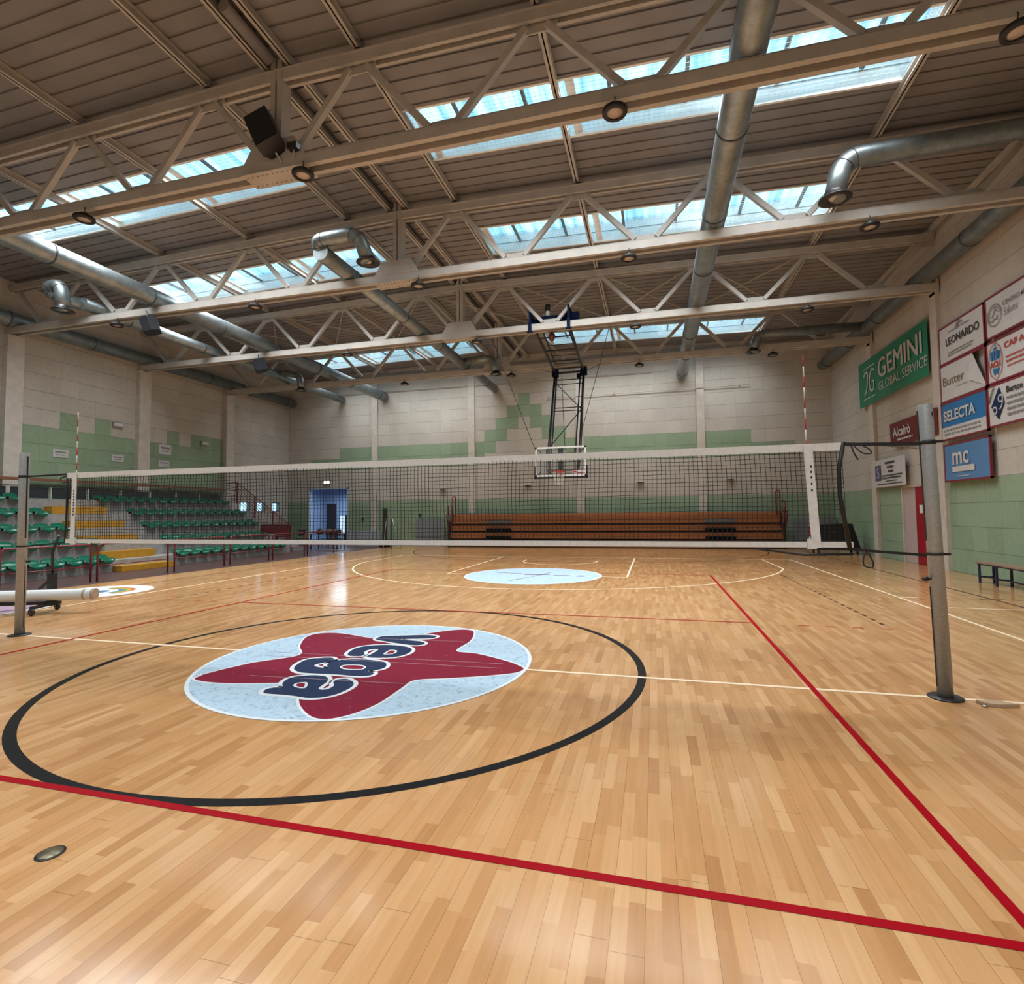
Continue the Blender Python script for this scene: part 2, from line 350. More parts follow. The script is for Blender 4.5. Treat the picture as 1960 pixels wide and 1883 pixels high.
while y < 9.6:
    for s in (-1, 1): seg('dash', brnl, (6.21*s, y), (6.21*s, y+0.15), 0.05, 0.0014)
    y += 0.32
seg('bench_zone_line', creml, (7.5, 5.97), (7.8, 5.99), 0.05, 0.0016); seg('bench_zone_line', brnl, (8.5, 6.02), (9.35, 5.97), 0.04, 0.0016)
seg('bench_zone_line', creml, (7.8, 4.93), (9.2, 4.88), 0.05, 0.0016)

# ---- painted logo of the centre circle
discm = scuffed('disc_blue_white', (0.42, 0.56, 0.68), (0.17, 0.22, 0.27), 0.75, 13, 0.52)
starm = scuffed('star_red', (0.20, 0.010, 0.032), (0.55, 0.45, 0.50), 0.50, 15, 0.60); inkm = scuffed('ink_navy', (0.016, 0.030, 0.078), (0.50, 0.55, 0.62), 0.5, 22, 0.60)
whl = scuffed('ink_white', (0.66, 0.70, 0.73), (0.4, 0.42, 0.45), 0.3, 20, 0.6)
STAR = [(-1.368,-1.06),(-1.395,-0.967),(-1.393,-0.863),(-1.223,-0.438),(-0.919,-0.047),(-1.187,0.328),(-1.406,0.735),(-1.407,0.957),(-1.245,1.062),(-1.001,1.046),(-0.524,0.907),(-0.13,0.93),(0.111,1.334),(0.387,1.607),(0.6,1.629),(0.717,1.421),(0.805,1.013),(0.801,0.544),(1.077,0.477),(1.473,0.271),(1.711,0.085),(1.758,-0.021),(1.693,-0.155),(1.427,-0.317),(1.107,-0.465),(0.81,-0.593),(0.789,-0.837),(0.78,-1.239),(0.704,-1.498),(0.581,-1.652),(0.455,-1.666),(0.313,-1.59),(0.135,-1.436),(0.006,-1.277),(-0.12,-1.10),(-0.30,-0.99),(-0.463,-0.98),(-0.871,-1.088),(-1.184,-1.107)]
LET = {'v': ([(-0.426,0.845),(-0.439,1.019),(-0.219,1.112),(0.082,1.218),(0.24,1.207),(0.291,1.145),(0.229,1.043),(-0.123,0.923),(0.168,0.881),(0.273,0.812),(0.29,0.731),(0.201,0.672),(-0.011,0.704),(-0.252,0.778)], None),
 'e': ([(-0.372,0.1),(-0.422,0.22),(-0.436,0.4),(-0.323,0.545),(-0.1,0.62),(0.126,0.587),(0.255,0.485),(0.297,0.315),(0.244,0.154),(0.08,0.056),(-0.1,0.052),(-0.113,0.18),(-0.141,0.396),(-0.238,0.352),(-0.241,0.238),(-0.179,0.143),(-0.189,0.078),(-0.281,0.044)], [(0.025,0.211),(0.007,0.325),(0.019,0.409),(0.113,0.385),(0.141,0.271),(0.097,0.214)]),
 'g': ([(-0.634,-0.508),(-0.689,-0.381),(-0.71,-0.204),(-0.609,-0.1),(-0.487,-0.06),(-0.407,-0.115),(-0.383,-0.197),(-0.451,-0.274),(-0.486,-0.365),(-0.409,-0.42),(-0.266,-0.424),(-0.342,-0.35),(-0.381,-0.227),(-0.347,-0.141),(-0.212,-0.067),(0.018,-0.047),(0.195,-0.089),(0.282,-0.19),(0.31,-0.299),(0.267,-0.383),(0.202,-0.435),(0.27,-0.457),(0.306,-0.506),(0.289,-0.575),(0.182,-0.613),(-0.039,-0.611),(-0.251,-0.627),(-0.438,-0.636),(-0.555,-0.588)], [(-0.179,-0.357),(-0.157,-0.278),(-0.008,-0.244),(0.099,-0.297),(0.114,-0.39),(0.014,-0.43),(-0.098,-0.424)]),
 'a': ([(-0.41,-1.232),(-0.437,-1.162),(-0.403,-1.106),(-0.329,-1.069),(-0.392,-0.997),(-0.444,-0.88),(-0.427,-0.772),(-0.304,-0.695),(-0.158,-0.681),(-0.061,-0.745),(-0.005,-0.848),(0.01,-0.939),(0.027,-1.02),(0.07,-1.055),(0.125,-1.031),(0.13,-0.94),(0.103,-0.888),(0.059,-0.833),(0.052,-0.75),(0.139,-0.717),(0.248,-0.79),(0.302,-0.877),(0.316,-0.981),(0.295,-1.12),(0.221,-1.23),(0.109,-1.279),(-0.019,-1.266),(-0.157,-1.257),(-0.346,-1.264)], [(-0.258,-1.015),(-0.278,-0.953),(-0.245,-0.91),(-0.178,-0.906),(-0.098,-1.044),(-0.178,-1.057)])}
circ = lambda r, n=96, cx=0, cy=0: [(cx+r*math.cos(2*PI*i/n), cy+r*math.sin(2*PI*i/n)) for i in range(n)]
def flatp(name, m, pts, z, holes=(), label=None): return MB().poly(pts, z, holes).build(name, m, floor, label, recalc=False)
dsk = flatp('logo_disc', discm, circ(1.8), 0.0030, label='pale blue-white round floor decal with a star and lettering'); dsk['label'] = 'pale blue-white round floor decal with a star and lettering'
q = MB(); stroke(q, circ(1.78), 0.035, 0.0034); sp_ = smooth_loop(STAR, 4); stroke(q, sp_, 0.05, 0.0036); q.build('logo_outline', whl, floor, recalc=False)
flatp('logo_star', starm, sp_, 0.0038, label='dark red five-armed rounded star')
qw = MB(); 
for k, (P, H) in LET.items():
    zl = {'v': .0040, 'e': .0041, 'g': .0042, 'a': .0043}[k]; s_ = smooth_loop(P, 4); stroke(qw, s_, 0.085, zl)
    if H: stroke(qw, smooth_loop(H, 4), 0.05, zl+.00005)
qw.build('lettering_outline', whl, floor, label='white outline of the floor lettering', recalc=False)
for k, (P, H) in LET.items():
    flatp('letter', inkm, smooth_loop(P, 4), 0.0047, [smooth_loop(H, 4)] if H else (), 'navy letter '+k)
# worn lines showing through the logo
thinm = scuffed('thin_line', (0.50, 0.38, 0.40), (0.235, 0.018, 0.036), 0.5, 30, 0.5)
for yy in (0.13, -0.03, -0.72, 0.98): seg('seam_line', thinm, (-1.30 if abs(yy) < .5 else -0.9, yy-0.12), (1.5 if abs(yy) < .5 else .75, yy), 0.008, 0.0050)
# free-throw disc
flatp('logo_disc', discm, circ(1.8, 96, 0, 8.2), 0.0030, label='pale blue-white round floor decal in front of the far hoop')
q = MB(); stroke(q, circ(1.775, 96, 0, 8.2), 0.05, 0.0034); q.build('logo_outline', whl, floor, recalc=False)
purp = mat('ink_purple', (0.17, 0.09, 0.17), 0.3)
for a, b, w_ in (((-0.33, 7.0), (0.0, 7.75), .05), ((0.05, 7.85), (0.35, 8.9), .04), ((-0.25, 8.3), (0.4, 8.42), .12), ((-1.1, 8.62), (-0.75, 8.65), .1), ((0.55, 8.25), (0.95, 8.28), .12), ((1.15, 8.2), (1.35, 8.24), .16), ((-.7, 8.55), (-.4, 8.55), .1)):
    seg('floor_lettering', purp, a, b, w_, 0.0038)
# two advertising decals on the left
orange = mat('ink_orange', (0.55, 0.16, 0.05), 0.3); blu = mat('ink_blue', (0.10, 0.20, 0.34), 0.3); grn = mat('ink_green', (0.12, 0.33, 0.12), 0.3); pnk = mat('ink_pink', (0.45, 0.32, 0.42), 0.3)
flatp('advert_disc', whl, circ(1.02, 64, -8.75, 3.55), 0.0030, label='white round floor decal with rainbow arc on the left')
for r_, m_ in ((.62, orange), (.54, mat('ink_yellow', (.55, .4, .1), .3)), (.46, grn), (.38, blu)):
    q = MB(); stroke(q, arc_pts(-8.72, 3.55, r_, -0.3, PI/2+0.6, 30), .08, 0.0036, False); q.build('rainbow_band', m_, floor, recalc=False)
flatp('logo_patch', blu, circ(.25, 30, -8.75, 3.5), 0.0036); flatp('advert_disc', pnk, circ(0.98, 64, -8.55, 1.45), 0.0030, label='pinkish round floor decal under the white tube cart')
q = MB(); stroke(q, arc_pts(-8.45, 1.6, .55, -1.2, 1.6, 30), .12, 0.0036, False); q.build('logo_band', purp, floor, recalc=False)
q = MB(); stroke(q, circ(.95, 64, -8.55, 1.45), .06, 0.0036); q.build('logo_outline', whl, floor, recalc=False)
mtx = Matrix.Translation((-9.1, 2.95, 0.0032)) @ Matrix.Rotation(0.35, 4, 'Z')
for k in range(4): seg('floor_lettering', blu, (-9.0+.2*k, 2.95+.03*k), (-8.88+.2*k, 3.2+.03*k), .05, 0.0036)
# brass floor socket cap, near left
capm = mat('worn_brass', (0.20, 0.17, 0.11), 0.4, 0.6, noise=0.3, nscale=40)
t = thing('floor_socket_cap', (0.246, -3.452, 0), 'small round brass floor cap set in the near parquet', 'floor cap')
MB().lathe([(0, .001), (.060, .001), (.060, .004), (0, .0045)], n=28).build('ring', black, t); MB().lathe([(0, .003), (.050, .003), (.050, .0065), (0, .007)], n=28).build('cap', capm, t)

# ---- walls
def wall(name, along, pos, u0, u1, ztop, isgreen, off, holes=(), facing=1):
    """along: 'x' or 'y'; cells of 0.6 x 0.59 m"""
    bm_ = block_wall(name+'_beige', (0.51, 0.475, 0.425), off); gm_ = block_wall(name+'_green', (0.270, 0.365, 0.250), off, 0.12)
    base = (pos if along == 'x' else pos)+off
    ub = {u0, u1}; k = math.ceil((u0+pos+off)/0.6)
    while k*0.6-pos-off < u1: ub.add(k*0.6-pos-off); k += 1
    for h in holes: ub |= {h[0], h[1]}
    zb = {0.0, ztop}; k = 1
    while k*0.59 < ztop: zb.add(k*0.59); k += 1
    for h in holes: zb |= {h[2], h[3]}
    ub = sorted(ub); zb = sorted(zb); q = MB()
    for i in range(len(ub)-1):
        for j in range(len(zb)-1):
            a, b, c, d = ub[i], ub[i+1], zb[j], zb[j+1]; um, zm = (a+b)/2, (c+d)/2
            if b-a < 1e-5 or d-c < 1e-5: continue
            if any(h[0] < um < h[1] and h[2] < zm < h[3] for h in holes): continue
            mi = 1 if isgreen(um, zm) else 0
            vs = [(a, pos, c), (b, pos, c), (b, pos, d), (a, pos, d)] if along == 'x' else [(pos, a, c), (pos, b, c), (pos, b, d), (pos, a, d)]
            q.add(vs, [(0, 1, 2, 3)], mi)
    bmz = q.build(name, [bm_, gm_], recalc=False)
    md = bmz.modifiers.new('thick', 'SOLIDIFY'); md.thickness = 0.2; md.offset = facing; md.use_rim = True
    # weld so that the thickness is one slab
    bm = bmesh.new(); bm.from_mesh(bmz.data); bmesh.ops.remove_doubles(bm, verts=bm.verts, dist=1e-4); bm.to_mesh(bmz.data); bm.free()
    return struct(bmz)
def g_far(x, z):
    r = int(z/0.59); d = x-RIDGE
    if r < 4: return True
    if r == 7: return -15.2 < x < -5.2 or -1.0 < x < 9.1
    if r == 8: return -13.4 < x < -4.6 or -1.57 < x < 7.3
    if r == 9: return -5.2 < x < -3.95 or -2.2 < x < -0.95
    if r == 10: return -4.6 < x < -3.37 or -2.77 < x < -1.55
    if r == 11: return -3.97 < x < -2.17
    if r == 12: return -3.37 < x < -2.77
    return False
def g_left(y, z):
    r = int(z/0.59)
    if r <= 7: return y < 15.7 and not (11.4 < y < 12.6 and r == 7 and False)
    if r == 8: return (8.18 < y < 8.78) or (9.38 < y < 9.98) or (12.6 < y < 15.6 and not 13.2 < y < 13.8)
    return False
def g_right(y, z): return z < 2.36
wall('wall_far', 'x', YF, WL-.2, WR+.2, 9.8, g_far, 0.04, [(-15.45, -13.05, 0, 3.1)], -1)
wall('wall_left', 'y', WL, YB, YF, 9.5, g_left, 0.27, [(16.5, 17.25, 1.88, 2.36), (17.7, 18.35, 1.88, 2.36), (18.85, 19.45, 1.88, 2.36)], -1)
wall('wall_right', 'y', WR, YB, YF, 9.5, g_right, 0.2, [(12.12, 13.75, 0, 2.33)], 1)
wall('wall_back', 'x', YB, WL-.2, WR+.2, 9.8, g_right, 0.1, (), 1)
# pilasters: light concrete columns half sunk in the walls
k = 0
for y in (-15.75, -11.27, -6.79, -2.31)+tuple(TR):
    for (x0, x1, wd) in ((WL-.05, WL+.22, .24), (WR-.10, WR+.05, .18)):
        if y < 0 and x0 > 0: continue
        k += 1; yy = y+(0.03 if x0 < 0 else 0.08)
        q = MB(); q.box(x0, yy-wd, 0, x1, yy+wd, 7.52); struct(q.build('trim_%d' % k, pilm))
for x in (-11.4, -5.85, -0.28, 5.30):
    k += 1; struct(MB().box(x-.17, YF-.07, 0, x+.17, YF+.03, 9.3).build('trim_%d' % k, pilm))
beam = struct(MB().box(WL, YF-.14, 9.02, WR, YF, 9.20).build('trim_%d' % (k+1), deckm))

# ---- ceiling: ribbed deck with openings
q = MB()
def strip(x0, x1, y0, y1, lift=0.0):
    if y1-y0 < 1e-4: return
    q.add([(x0, y0, deck(x0)+lift), (x1, y0, deck(x1)+lift), (x1, y1, deck(x1)+lift), (x0, y1, deck(x0)+lift)], [(0, 3, 2, 1)])
def riser(x0, x1, y, l0, l1): q.add([(x0, y, deck(x0)+l0), (x1, y, deck(x1)+l0), (x1, y, deck(x1)+l1), (x0, y, deck(x0)+l1)], [(0, 1, 2, 3)])
xr = [(WL-.1, OPEN_X[0][0], 0), (OPEN_X[0][0], OPEN_X[0][1], 1), (OPEN_X[0][1], RIDGE, 0), (RIDGE, OPEN_X[1][0], 0), (OPEN_X[1][0], OPEN_X[1][1], 1), (OPEN_X[1][1], WR+.1, 0)]
ys = []; y = YB-.1
while y < YF+.1: ys.append(y); y += 0.30
for (x0, x1, op) in xr:
    for y in ys:
        iv = [(y, min(y+0.24, YF+.1), 0.0), (y+0.24, min(y+0.30, YF+.1), 0.028)]
        for a, b, l_ in iv:
            parts = [(a, b)]
            if op:
                for (o0, o1) in OPEN_Y:
                    nn = []
                    for (c, d) in parts:
                        if d <= o0 or c >= o1: nn.append((c, d)); continue
                        if c < o0: nn.append((c, o0))
                        if d > o1: nn.append((o1, d))
                    parts = nn
            for (c, d) in parts: strip(x0, x1, c, d, l_)
        inside = op and any(o0 < y+.24 < o1 for o0, o1 in OPEN_Y)
        if not inside: riser(x0, x1, y+.24, 0, .028)
        inside = op and any(o0 < y+.30 < o1 for o0, o1 in OPEN_Y)
        if not inside: riser(x0, x1, y+.30, 0, .028)
ceil = struct(q.build('ceiling', deckm, recalc=False))

# ---- skylights
wire = mat('wire_mesh', (0.45, 0.5, 0.52), 0.5); barm = mat('skylight_bar', (0.10, 0.12, 0.13), 0.5); seamm = mat('curb_seam', (0.2, 0.26, 0.28), .6)
n_ = 0
for bi, (y0, y1) in enumerate(OPEN_Y):
    for (x0, x1) in OPEN_X:
        n_ += 1; q = MB(); H = 0.62
        def zq(x, h): return deck(x)+h
        t_ = 0.05
        for (ya, yb) in ((y0-t_, y0), (y1, y1+t_)):
            v = [(x0-t_, ya, zq(x0, -.02)), (x1+t_, ya, zq(x1, -.02)), (x1+t_, yb, zq(x1, -.02)), (x0-t_, yb, zq(x0, -.02))]; v += [(a, b, c+H) for a, b, c in v]
            q.add(v, [(0, 3, 2, 1), (4, 5, 6, 7), (0, 1, 5, 4), (1, 2, 6, 5), (2, 3, 7, 6), (3, 0, 4, 7)])
        for (xa, xb) in ((x0-t_, x0), (x1, x1+t_)): q.box(xa, y0-t_, zq(xa, -.02), xb, y1+t_, zq(xa, H))
        curb = struct(q.build('window_%d' % n_, curbm))
        if y1 < 0: 
            q = MB(); q.add([(x0, y0, zq(x0, .5)), (x1, y0, zq(x1, .5)), (x1, y1, zq(x1, .5)), (x0, y1, zq(x0, .5))], [(0, 1, 2, 3)]); q.build('glazing', MATS['glazing'], curb, recalc=False); continue
        # corrugated glazing, waves running across the slot
        q = MB(); N = int((x1-x0)/0.05); vs = []
        for i in range(N+1):
            x = x0+(x1-x0)*i/N; dz = 0.022*math.sin(2*PI*x/0.2)
            vs += [(x, y0-.03, zq(x, .58)+dz), (x, y1+.03, zq(x, .52)+dz)]
        q.add(vs, [(2*i, 2*i+2, 2*i+3, 2*i+1) for i in range(N)], 0, True); q.build('glazing', MATS['glazing'], curb, recalc=False)
        # seam half way up the far curb, cross bars, safety wire
        q = MB(); v = [(x0, y1-.012, zq(x0, .27)), (x1, y1-.012, zq(x1, .27)), (x1, y1-.012, zq(x1, .288)), (x0, y1-.012, zq(x0, .288))]; q.add(v, [(0, 1, 2, 3)]); q.build('curb_seam', seamm, curb, recalc=False)
        nb = 6
        for i in range(nb):
            x = x0+(x1-x0)*(i+0.5)/nb + (0.0 if i % 2 else 0.12)
            MB().bar((x, y0, zq(x, .30)), (x, y1, zq(x, .30)), .07, .05).build('cross_bar', barm, curb)
        for px in (0.06, 3.16, 6.24):
            x = x0+px+.12; MB().bar((x, y0, zq(x, .06)), (x, y1, zq(x, .06)), .16, .03).build('cover_strip', white, curb)
        q = MB(); s_ = 0.10; x = x0+s_
        while x < x1: q.bar((x, y0, zq(x, .04)), (x, y1, zq(x, .04)), .003, .003); x += s_
        y = y0+s_
        while y < y1: q.bar((x0, y, zq(x0, .04)), (x1, y, zq(x1, .04)), .003, .003); y += s_
        q.build('safety_wire', wire, curb, recalc=False)
# ---- windows of the left wall
gl = clear_glass('window_glass')
for i, (a, b) in enumerate(((16.5, 17.25), (17.7, 18.35), (18.85, 19.45))):
    wn_ = struct(MB().box(WL-.2, a, 1.88, WL+.0, a+.03, 2.36).box(WL-.2, b-.03, 1.88, WL, b, 2.36).box(WL-.2, a, 1.88, WL, b, 1.91).box(WL-.2, a, 2.32, WL+.01, b, 2.36).build('window_%d' % (n_+1+i), barm))
    MB().box(WL-.12, a+.03, 1.91, WL-.11, b-.03, 2.32).build('pane', gl, wn_)
# ---- right wall door
dr = struct(MB().box(WR-.03, 12.08, 0, WR+.06, 12.14, 2.36).box(WR-.03, 13.73, 0, WR+.06, 13.79, 2.36).box(WR-.03, 12.08, 2.31, WR+.06, 13.79, 2.37).build('door_1', pilm))
MB().box(WR+.02, 13.0, 0.005, WR+.07, 13.73, 2.31).build('side_panel', mat('pale_pink', (.50, .40, .39), .6), dr, 'pale pink fixed panel')
lf = MB().box(WR+.02, 12.14, 0.01, WR+.07, 12.98, 2.31).build('door_leaf', mat('door_red', (.33, .006, .022), .4), dr, 'bright red door leaf')
MB().box(WR-.02, 12.25, 1.0, WR+.02, 12.29, 1.03).box(WR-.03, 12.25, 1.0, WR-.02, 12.40, 1.03).build('handle', black, lf)
MB().box(WR+.010, 12.56, 1.52, WR+.02, 12.74, 1.76).build('notice', white, lf, 'white paper notice')
struct(MB().box(WR+.2, 11.9, 0, WR+.22, 13.9, 2.5).build('wall_recess', pilm))
# ---- blue passage behind the far wall
bluew = mat('blue_plaster', (0.27, 0.39, 0.62), 0.7, noise=.05)
q = MB(); X0, X1, Y0, Y1, Z1 = -16.6, -12.2, YF+.2, 23.2, 3.3
q.box(X0, Y1, 0, X1, Y1+.1, Z1); q.box(X0-.1, Y0, 0, X0, Y1, Z1); q.box(X1, Y0, 0, X1+.1, Y1, Z1); q.box(X0, Y0, Z1, X1, Y1, Z1+.1)
struct(q.build('wall_passage', bluew)); struct(MB().box(X0, YF-.0, -.1, X1, Y1, -.001).build('floor_passage', rub))
d2 = struct(MB().box(-15.50, YF-.03, 0, -15.43, YF+.2, 3.14).box(-13.07, YF-.03, 0, -13.0, YF+.2, 3.14).box(-15.50, YF-.03, 3.08, -13.0, YF+.2, 3.14).build('door_2', mat('pale_blue_frame', (.42, .5, .62), .5)))
MB().box(-16.35, 23.1, 0, -15.75, 23.16, 2.35).build('inner_door', mat('dark_door', (.02, .012, .018), .5), d2, 'dark brown inner door')
skyp = mat('outdoor_light', (.5, .7, .8), .5, emit=(.50, .85, 1.0), es=1.6)
MB().box(-15.45, 23.1, .55, -14.5, 23.16, 1.62).build('lit_window', mat('outdoor_dim', (.4, .5, .6), .5, emit=(.55, .72, .85), es=.95), d2); MB().box(-14.2, 23.05, .05, -13.75, 23.16, 1.72).build('glass_door', skyp, d2, 'glass door full of daylight')
MB().box(-14.35, 23.0, 0, -14.24, 23.1, 1.75).box(-13.72, 23.0, 0, -13.64, 23.1, 1.75).build('frame', black, d2)
MB().box(-15.05, 23.0, 0, -14.88, 23.1, 1.66).build('mullion', black, d2)
# ================================================================== ROOF STEEL
XA, XB = WL+.02, WR-.05
TN = {0: 'nearest', 1: 'second', 2: 'third', 3: 'farthest'}
def roof_truss(Y, idx):
    t = thing('roof_truss', (RIDGE, Y, 7.55), '%s cream steel lattice roof truss%s' % (TN[idx], ('', ', just above the net', ', carrying the hoisted hoop', ', close to the far wall')[idx]), 'roof truss', 'steel roof trusses')
    P = lambda q, n, m=paint, lab=None: rel(q, t).build(n, m, t, lab)
    q = MB()
    for s in (-1, 1): q.box(XA, Y+s*.115-.045, 7.55, XB, Y+s*.115+.045, 7.74)
    q.box(XA, Y-.16, 7.735, XB, Y+.16, 7.752); P(q, 'bottom_chord')
    q = MB(); 
    for a, b in ((XA, RIDGE), (RIDGE, XB)):
        for s in (-1, 1):
            q.bar((a, Y+s*.075, chord(a)+.08), (b, Y+s*.075, chord(b)+.08), .06, .16)
        q.bar((a, Y, chord(a)+.172), (b, Y, chord(b)+.172), .28, .02)
    P(q, 'top_chord')
    bots = [RIDGE+3.07*k for k in range(-5, 5) if XA+.4 < RIDGE+3.07*k < XB-.3]
    tops = [RIDGE+1.535+3.07*k for k in range(-6, 5) if XA+.1 < RIDGE+1.535+3.07*k < XB+.5]
    tops = [min(max(x, XA+.15), XB-.15) for x in tops]
    for x in bots:
        if abs(x-RIDGE) < .1: continue
        q = MB(); pr = [(-.30, -.04), (.30, -.04), (.27, .10), (.20, .15), (-.20, .15), (-.27, .10)]
        q.prism(pr, -.012, .012); q.xf(Matrix.Translation((x, Y, 7.77)) @ Matrix.Rotation(PI/2, 4, 'X')); P(q, 'gusset_plate')
    for x in tops:
        zc = chord(x); q = MB(); q.prism([(-.30, -.13), (.30, -.13), (.33, .03), (-.33, .03)], -.012, .012); q.xf(Matrix.Translation((x, Y, zc)) @ Matrix.Rotation(PI/2, 4, 'X')); P(q, 'gusset_plate')
    for x in bots:
        for s in (-1, 1):
            tx = x+s*1.535
            tx2 = min(max(tx, XA+.15), XB-.15); off = .24 if abs(x-RIDGE) > .1 else .30
            if tx < XA-.6 or tx > XB+.6: continue
            a = (x+s*off, Y, 7.84); b = (tx2-s*.15, Y, chord(tx2)-.02)
            q = MB(); d = Vector(b)-Vector(a); q.bar(a, b, .10, .105, (0, 0, 1)); P(q, 'diagonal')
    # end diagonal down to the wall seat on the left
    q = MB(); q.bar((bots[0]-.2, Y, 7.82), (XA+.25, Y, chord(XA)-.05), .09, .09)
    # ridge joint
    q = MB(); q.prism([(-.62, -.02), (.62, -.02), (.40, .34), (-.40, .34)], -.02, .02); q.xf(Matrix.Translation((RIDGE, Y-.145, 7.75)) @ Matrix.Rotation(PI/2, 4, 'X')); P(q, 'ridge_gusset_plate', paint, 'wide trapezoid splice plate')
    q = MB()
    for s in (-1, 1): q.box(RIDGE+s*.065-.048, Y-.12, 7.78, RIDGE+s*.065+.048, Y+.12, 9.62)
    for k in range(7): q.box(RIDGE-.05, Y-.05, 7.95+.24*k, RIDGE+.05, Y+.05, 8.05+.24*k)
    P(q, 'ridge_post')
    q = MB(); q.box(RIDGE-.62, Y-.20, 7.53, RIDGE+.62, Y+.20, 7.55)
    for k in range(12):
        for s in (-1, 1): q.tube([(RIDGE-.55+.1*k, Y+s*.12, 7.53), (RIDGE-.55+.1*k, Y+s*.12, 7.505)], .014, 6, smooth=False)
    P(q, 'bolted_splice')
    for x in (XA, XB-.04): P(MB().box(x-.01, Y-.2, 7.45, x+.05, Y+.2, 7.85), 'end_plate')
    return t
for i, Y in enumerate(TR): roof_truss(Y, i)
# purlins
pur = [(RIDGE+1.535+3.07*k) for k in range(-5, 5)]
names = {}
def ordn(n): return ('first', 'second', 'third', 'fourth', 'fifth')[n]
for x in pur:
    if not XA < x < XB+.2: continue
    side = 'left' if x < RIDGE else 'right'; n = int(abs(x-RIDGE)/3.07); xx = min(x, XB-.06)
    t = thing('purlin', (xx, 0, deck(xx)-.17), 'brown steel purlin under the deck, %s one %s of the ridge' % (ordn(n), side), 'roof beam', 'roof purlins')
    z = deck(xx); q = MB(); q.box(xx-.012, YB, z-.17, xx+.012, YF, z-.005); q.box(xx-.06, YB, z-.17, xx+.06, YF, z-.155); q.box(xx-.06, YB, z-.02, xx+.06, YF, z-.005)
    rel(q, t).build('beam', paint, t)
    for Y in TR: rel(MB().box(xx+.02, Y-.10, z-.17, xx+.09, Y+.10, z-.05), t).build('cleat', deckm, t)
for s, w_ in ((-1, 'left'), (1, 'right')):
    xx = RIDGE+s*.24; z = deck(xx)
    t = thing('purlin', (xx, 0, z-.17), 'brown steel ridge purlin, the %s one of the close pair along the ridge' % w_, 'roof beam', 'ridge purlins')
    q = MB(); q.box(xx-.012, YB, z-.18, xx+.012, YF, z-.005); q.box(xx-.07, YB, z-.18, xx+.05, YF, z-.165); rel(q, t).build('beam', paint, t)
q = MB(); q.tube([(RIDGE-.12, YB, 9.53), (RIDGE-.12, YF, 9.53)], .03, 8); tag(q.build('conduit', blackp), 'thin dark cable conduit running along the roof ridge', 'conduit')
q = MB(); q.tube([(RIDGE-.02, 0.9, 9.45), (RIDGE-.02, 1.9, 9.45)], .10, 16); tag(q.build('pipe_sleeve', deckm), 'short brown cylinder at the ridge before the nearest truss', 'pipe')
# cross bracing of the third bay
prs = [x for x in pur if XA < x < XB]
for i in range(len(prs)-1):
    a, b = prs[i], prs[i+1]; t = thing('cross_brace', ((a+b)/2, 13.4, 9.3), 'thin crossed steel bracing rods under the deck beyond the third truss', 'bracing', 'roof cross-bracing beyond the third truss')
    for s in (0, 1):
        p0 = (a if s == 0 else b); p1 = (b if s == 0 else a)
        q = MB(); q.bar((p0+(.05 if p1 > p0 else -.05), TR[2]+.25, deck(p0)-.191), (p1-(.05 if p1 > p0 else -.05), TR[3]-.25, deck(p1)-.191), .035, .035)
        rel(q, t).build('bracing_rod', paint, t)
# ================================================================== DUCTS
G = MATS['galv']; ringm = mat('duct_ring', (.10, .12, .13), .5, .6)
def bend(pts, r, n=7):
    """round the corners of a polyline"""
    pts = [Vector(p) for p in pts]; out = [pts[0]]
    for i in range(1, len(pts)-1):
        a, b, c = pts[i-1], pts[i], pts[i+1]; u = (a-b).normalized(); v = (c-b).normalized(); rr = min(r, (a-b).length*.49, (c-b).length*.49)
        p, s_ = b+u*rr, b+v*rr
        for k in range(n+1):
            t = k/n; out.append(p*(1-t)**2+b*2*t*(1-t)+s_*t*t)
    out.append(pts[-1]); return out
def duct(pts, r, label, rings=2.6, branches=()):
    t = thing('ventilation_duct', pts[0], label, 'air duct', 'long galvanised air ducts')
    rel(MB().tube(bend(pts, .5), r, 28), t).build('duct_body', G, t)
    a, b = Vector(pts[-2]), Vector(pts[-1]); Ld = (b-a).length; d = (b-a).normalized(); k = rings*.5
    while k < Ld:
        c = a+d*k; rel(MB().tube([c-d*.018, c+d*.018], r+.012, 28), t).build('joint_ring', ringm, t); k += rings
    c = b-d*.02; rel(MB().tube([c, c+d*.03], r*.96, 28), t).build('end_cap', G, t)
    for (bp, br) in branches: outlet(t, bp, br)
    return t
def outlet(t, pts, r):
    """branch with a down-turned elbow and round ceiling diffuser (child of its duct)"""
    P = bend(pts, .36, 8); body = rel(MB().tube(P, r, 22), t).build('branch', G, t)
    for k in range(3, len(P)-2, 3):
        d = (P[k+1]-P[k]).normalized(); rel(MB().tube([P[k]-d*.008, P[k]+d*.008], r+.006, 22), t).build('elbow_seam', ringm, body)
    e = Vector(pts[-1])
    rel(MB().lathe([(r, .12), (r+.02, .04), (r+.10, .0), (r+.11, -.02), (r+.08, -.035), (r*.9, -.015), (r*.62, .01), (r*.6, .03)], e, 28), t).build('diffuser_ring', blackp, body)
    rel(MB().lathe([(0, .0), (r*.5, .0), (r*.5, .015), (0, .02)], e, 24), t).build('diffuser_disc', pilm, body)
duct([(4.52, -8, 8.02), (4.52, 20.0, 8.0)], .25, 'large grey metal air duct right of centre, running to the far wall')
duct([(-10.78, -8, 7.98), (-10.78, 20.0, 7.98)], .25, 'large shiny metal air duct crossing the upper left toward the far wall')
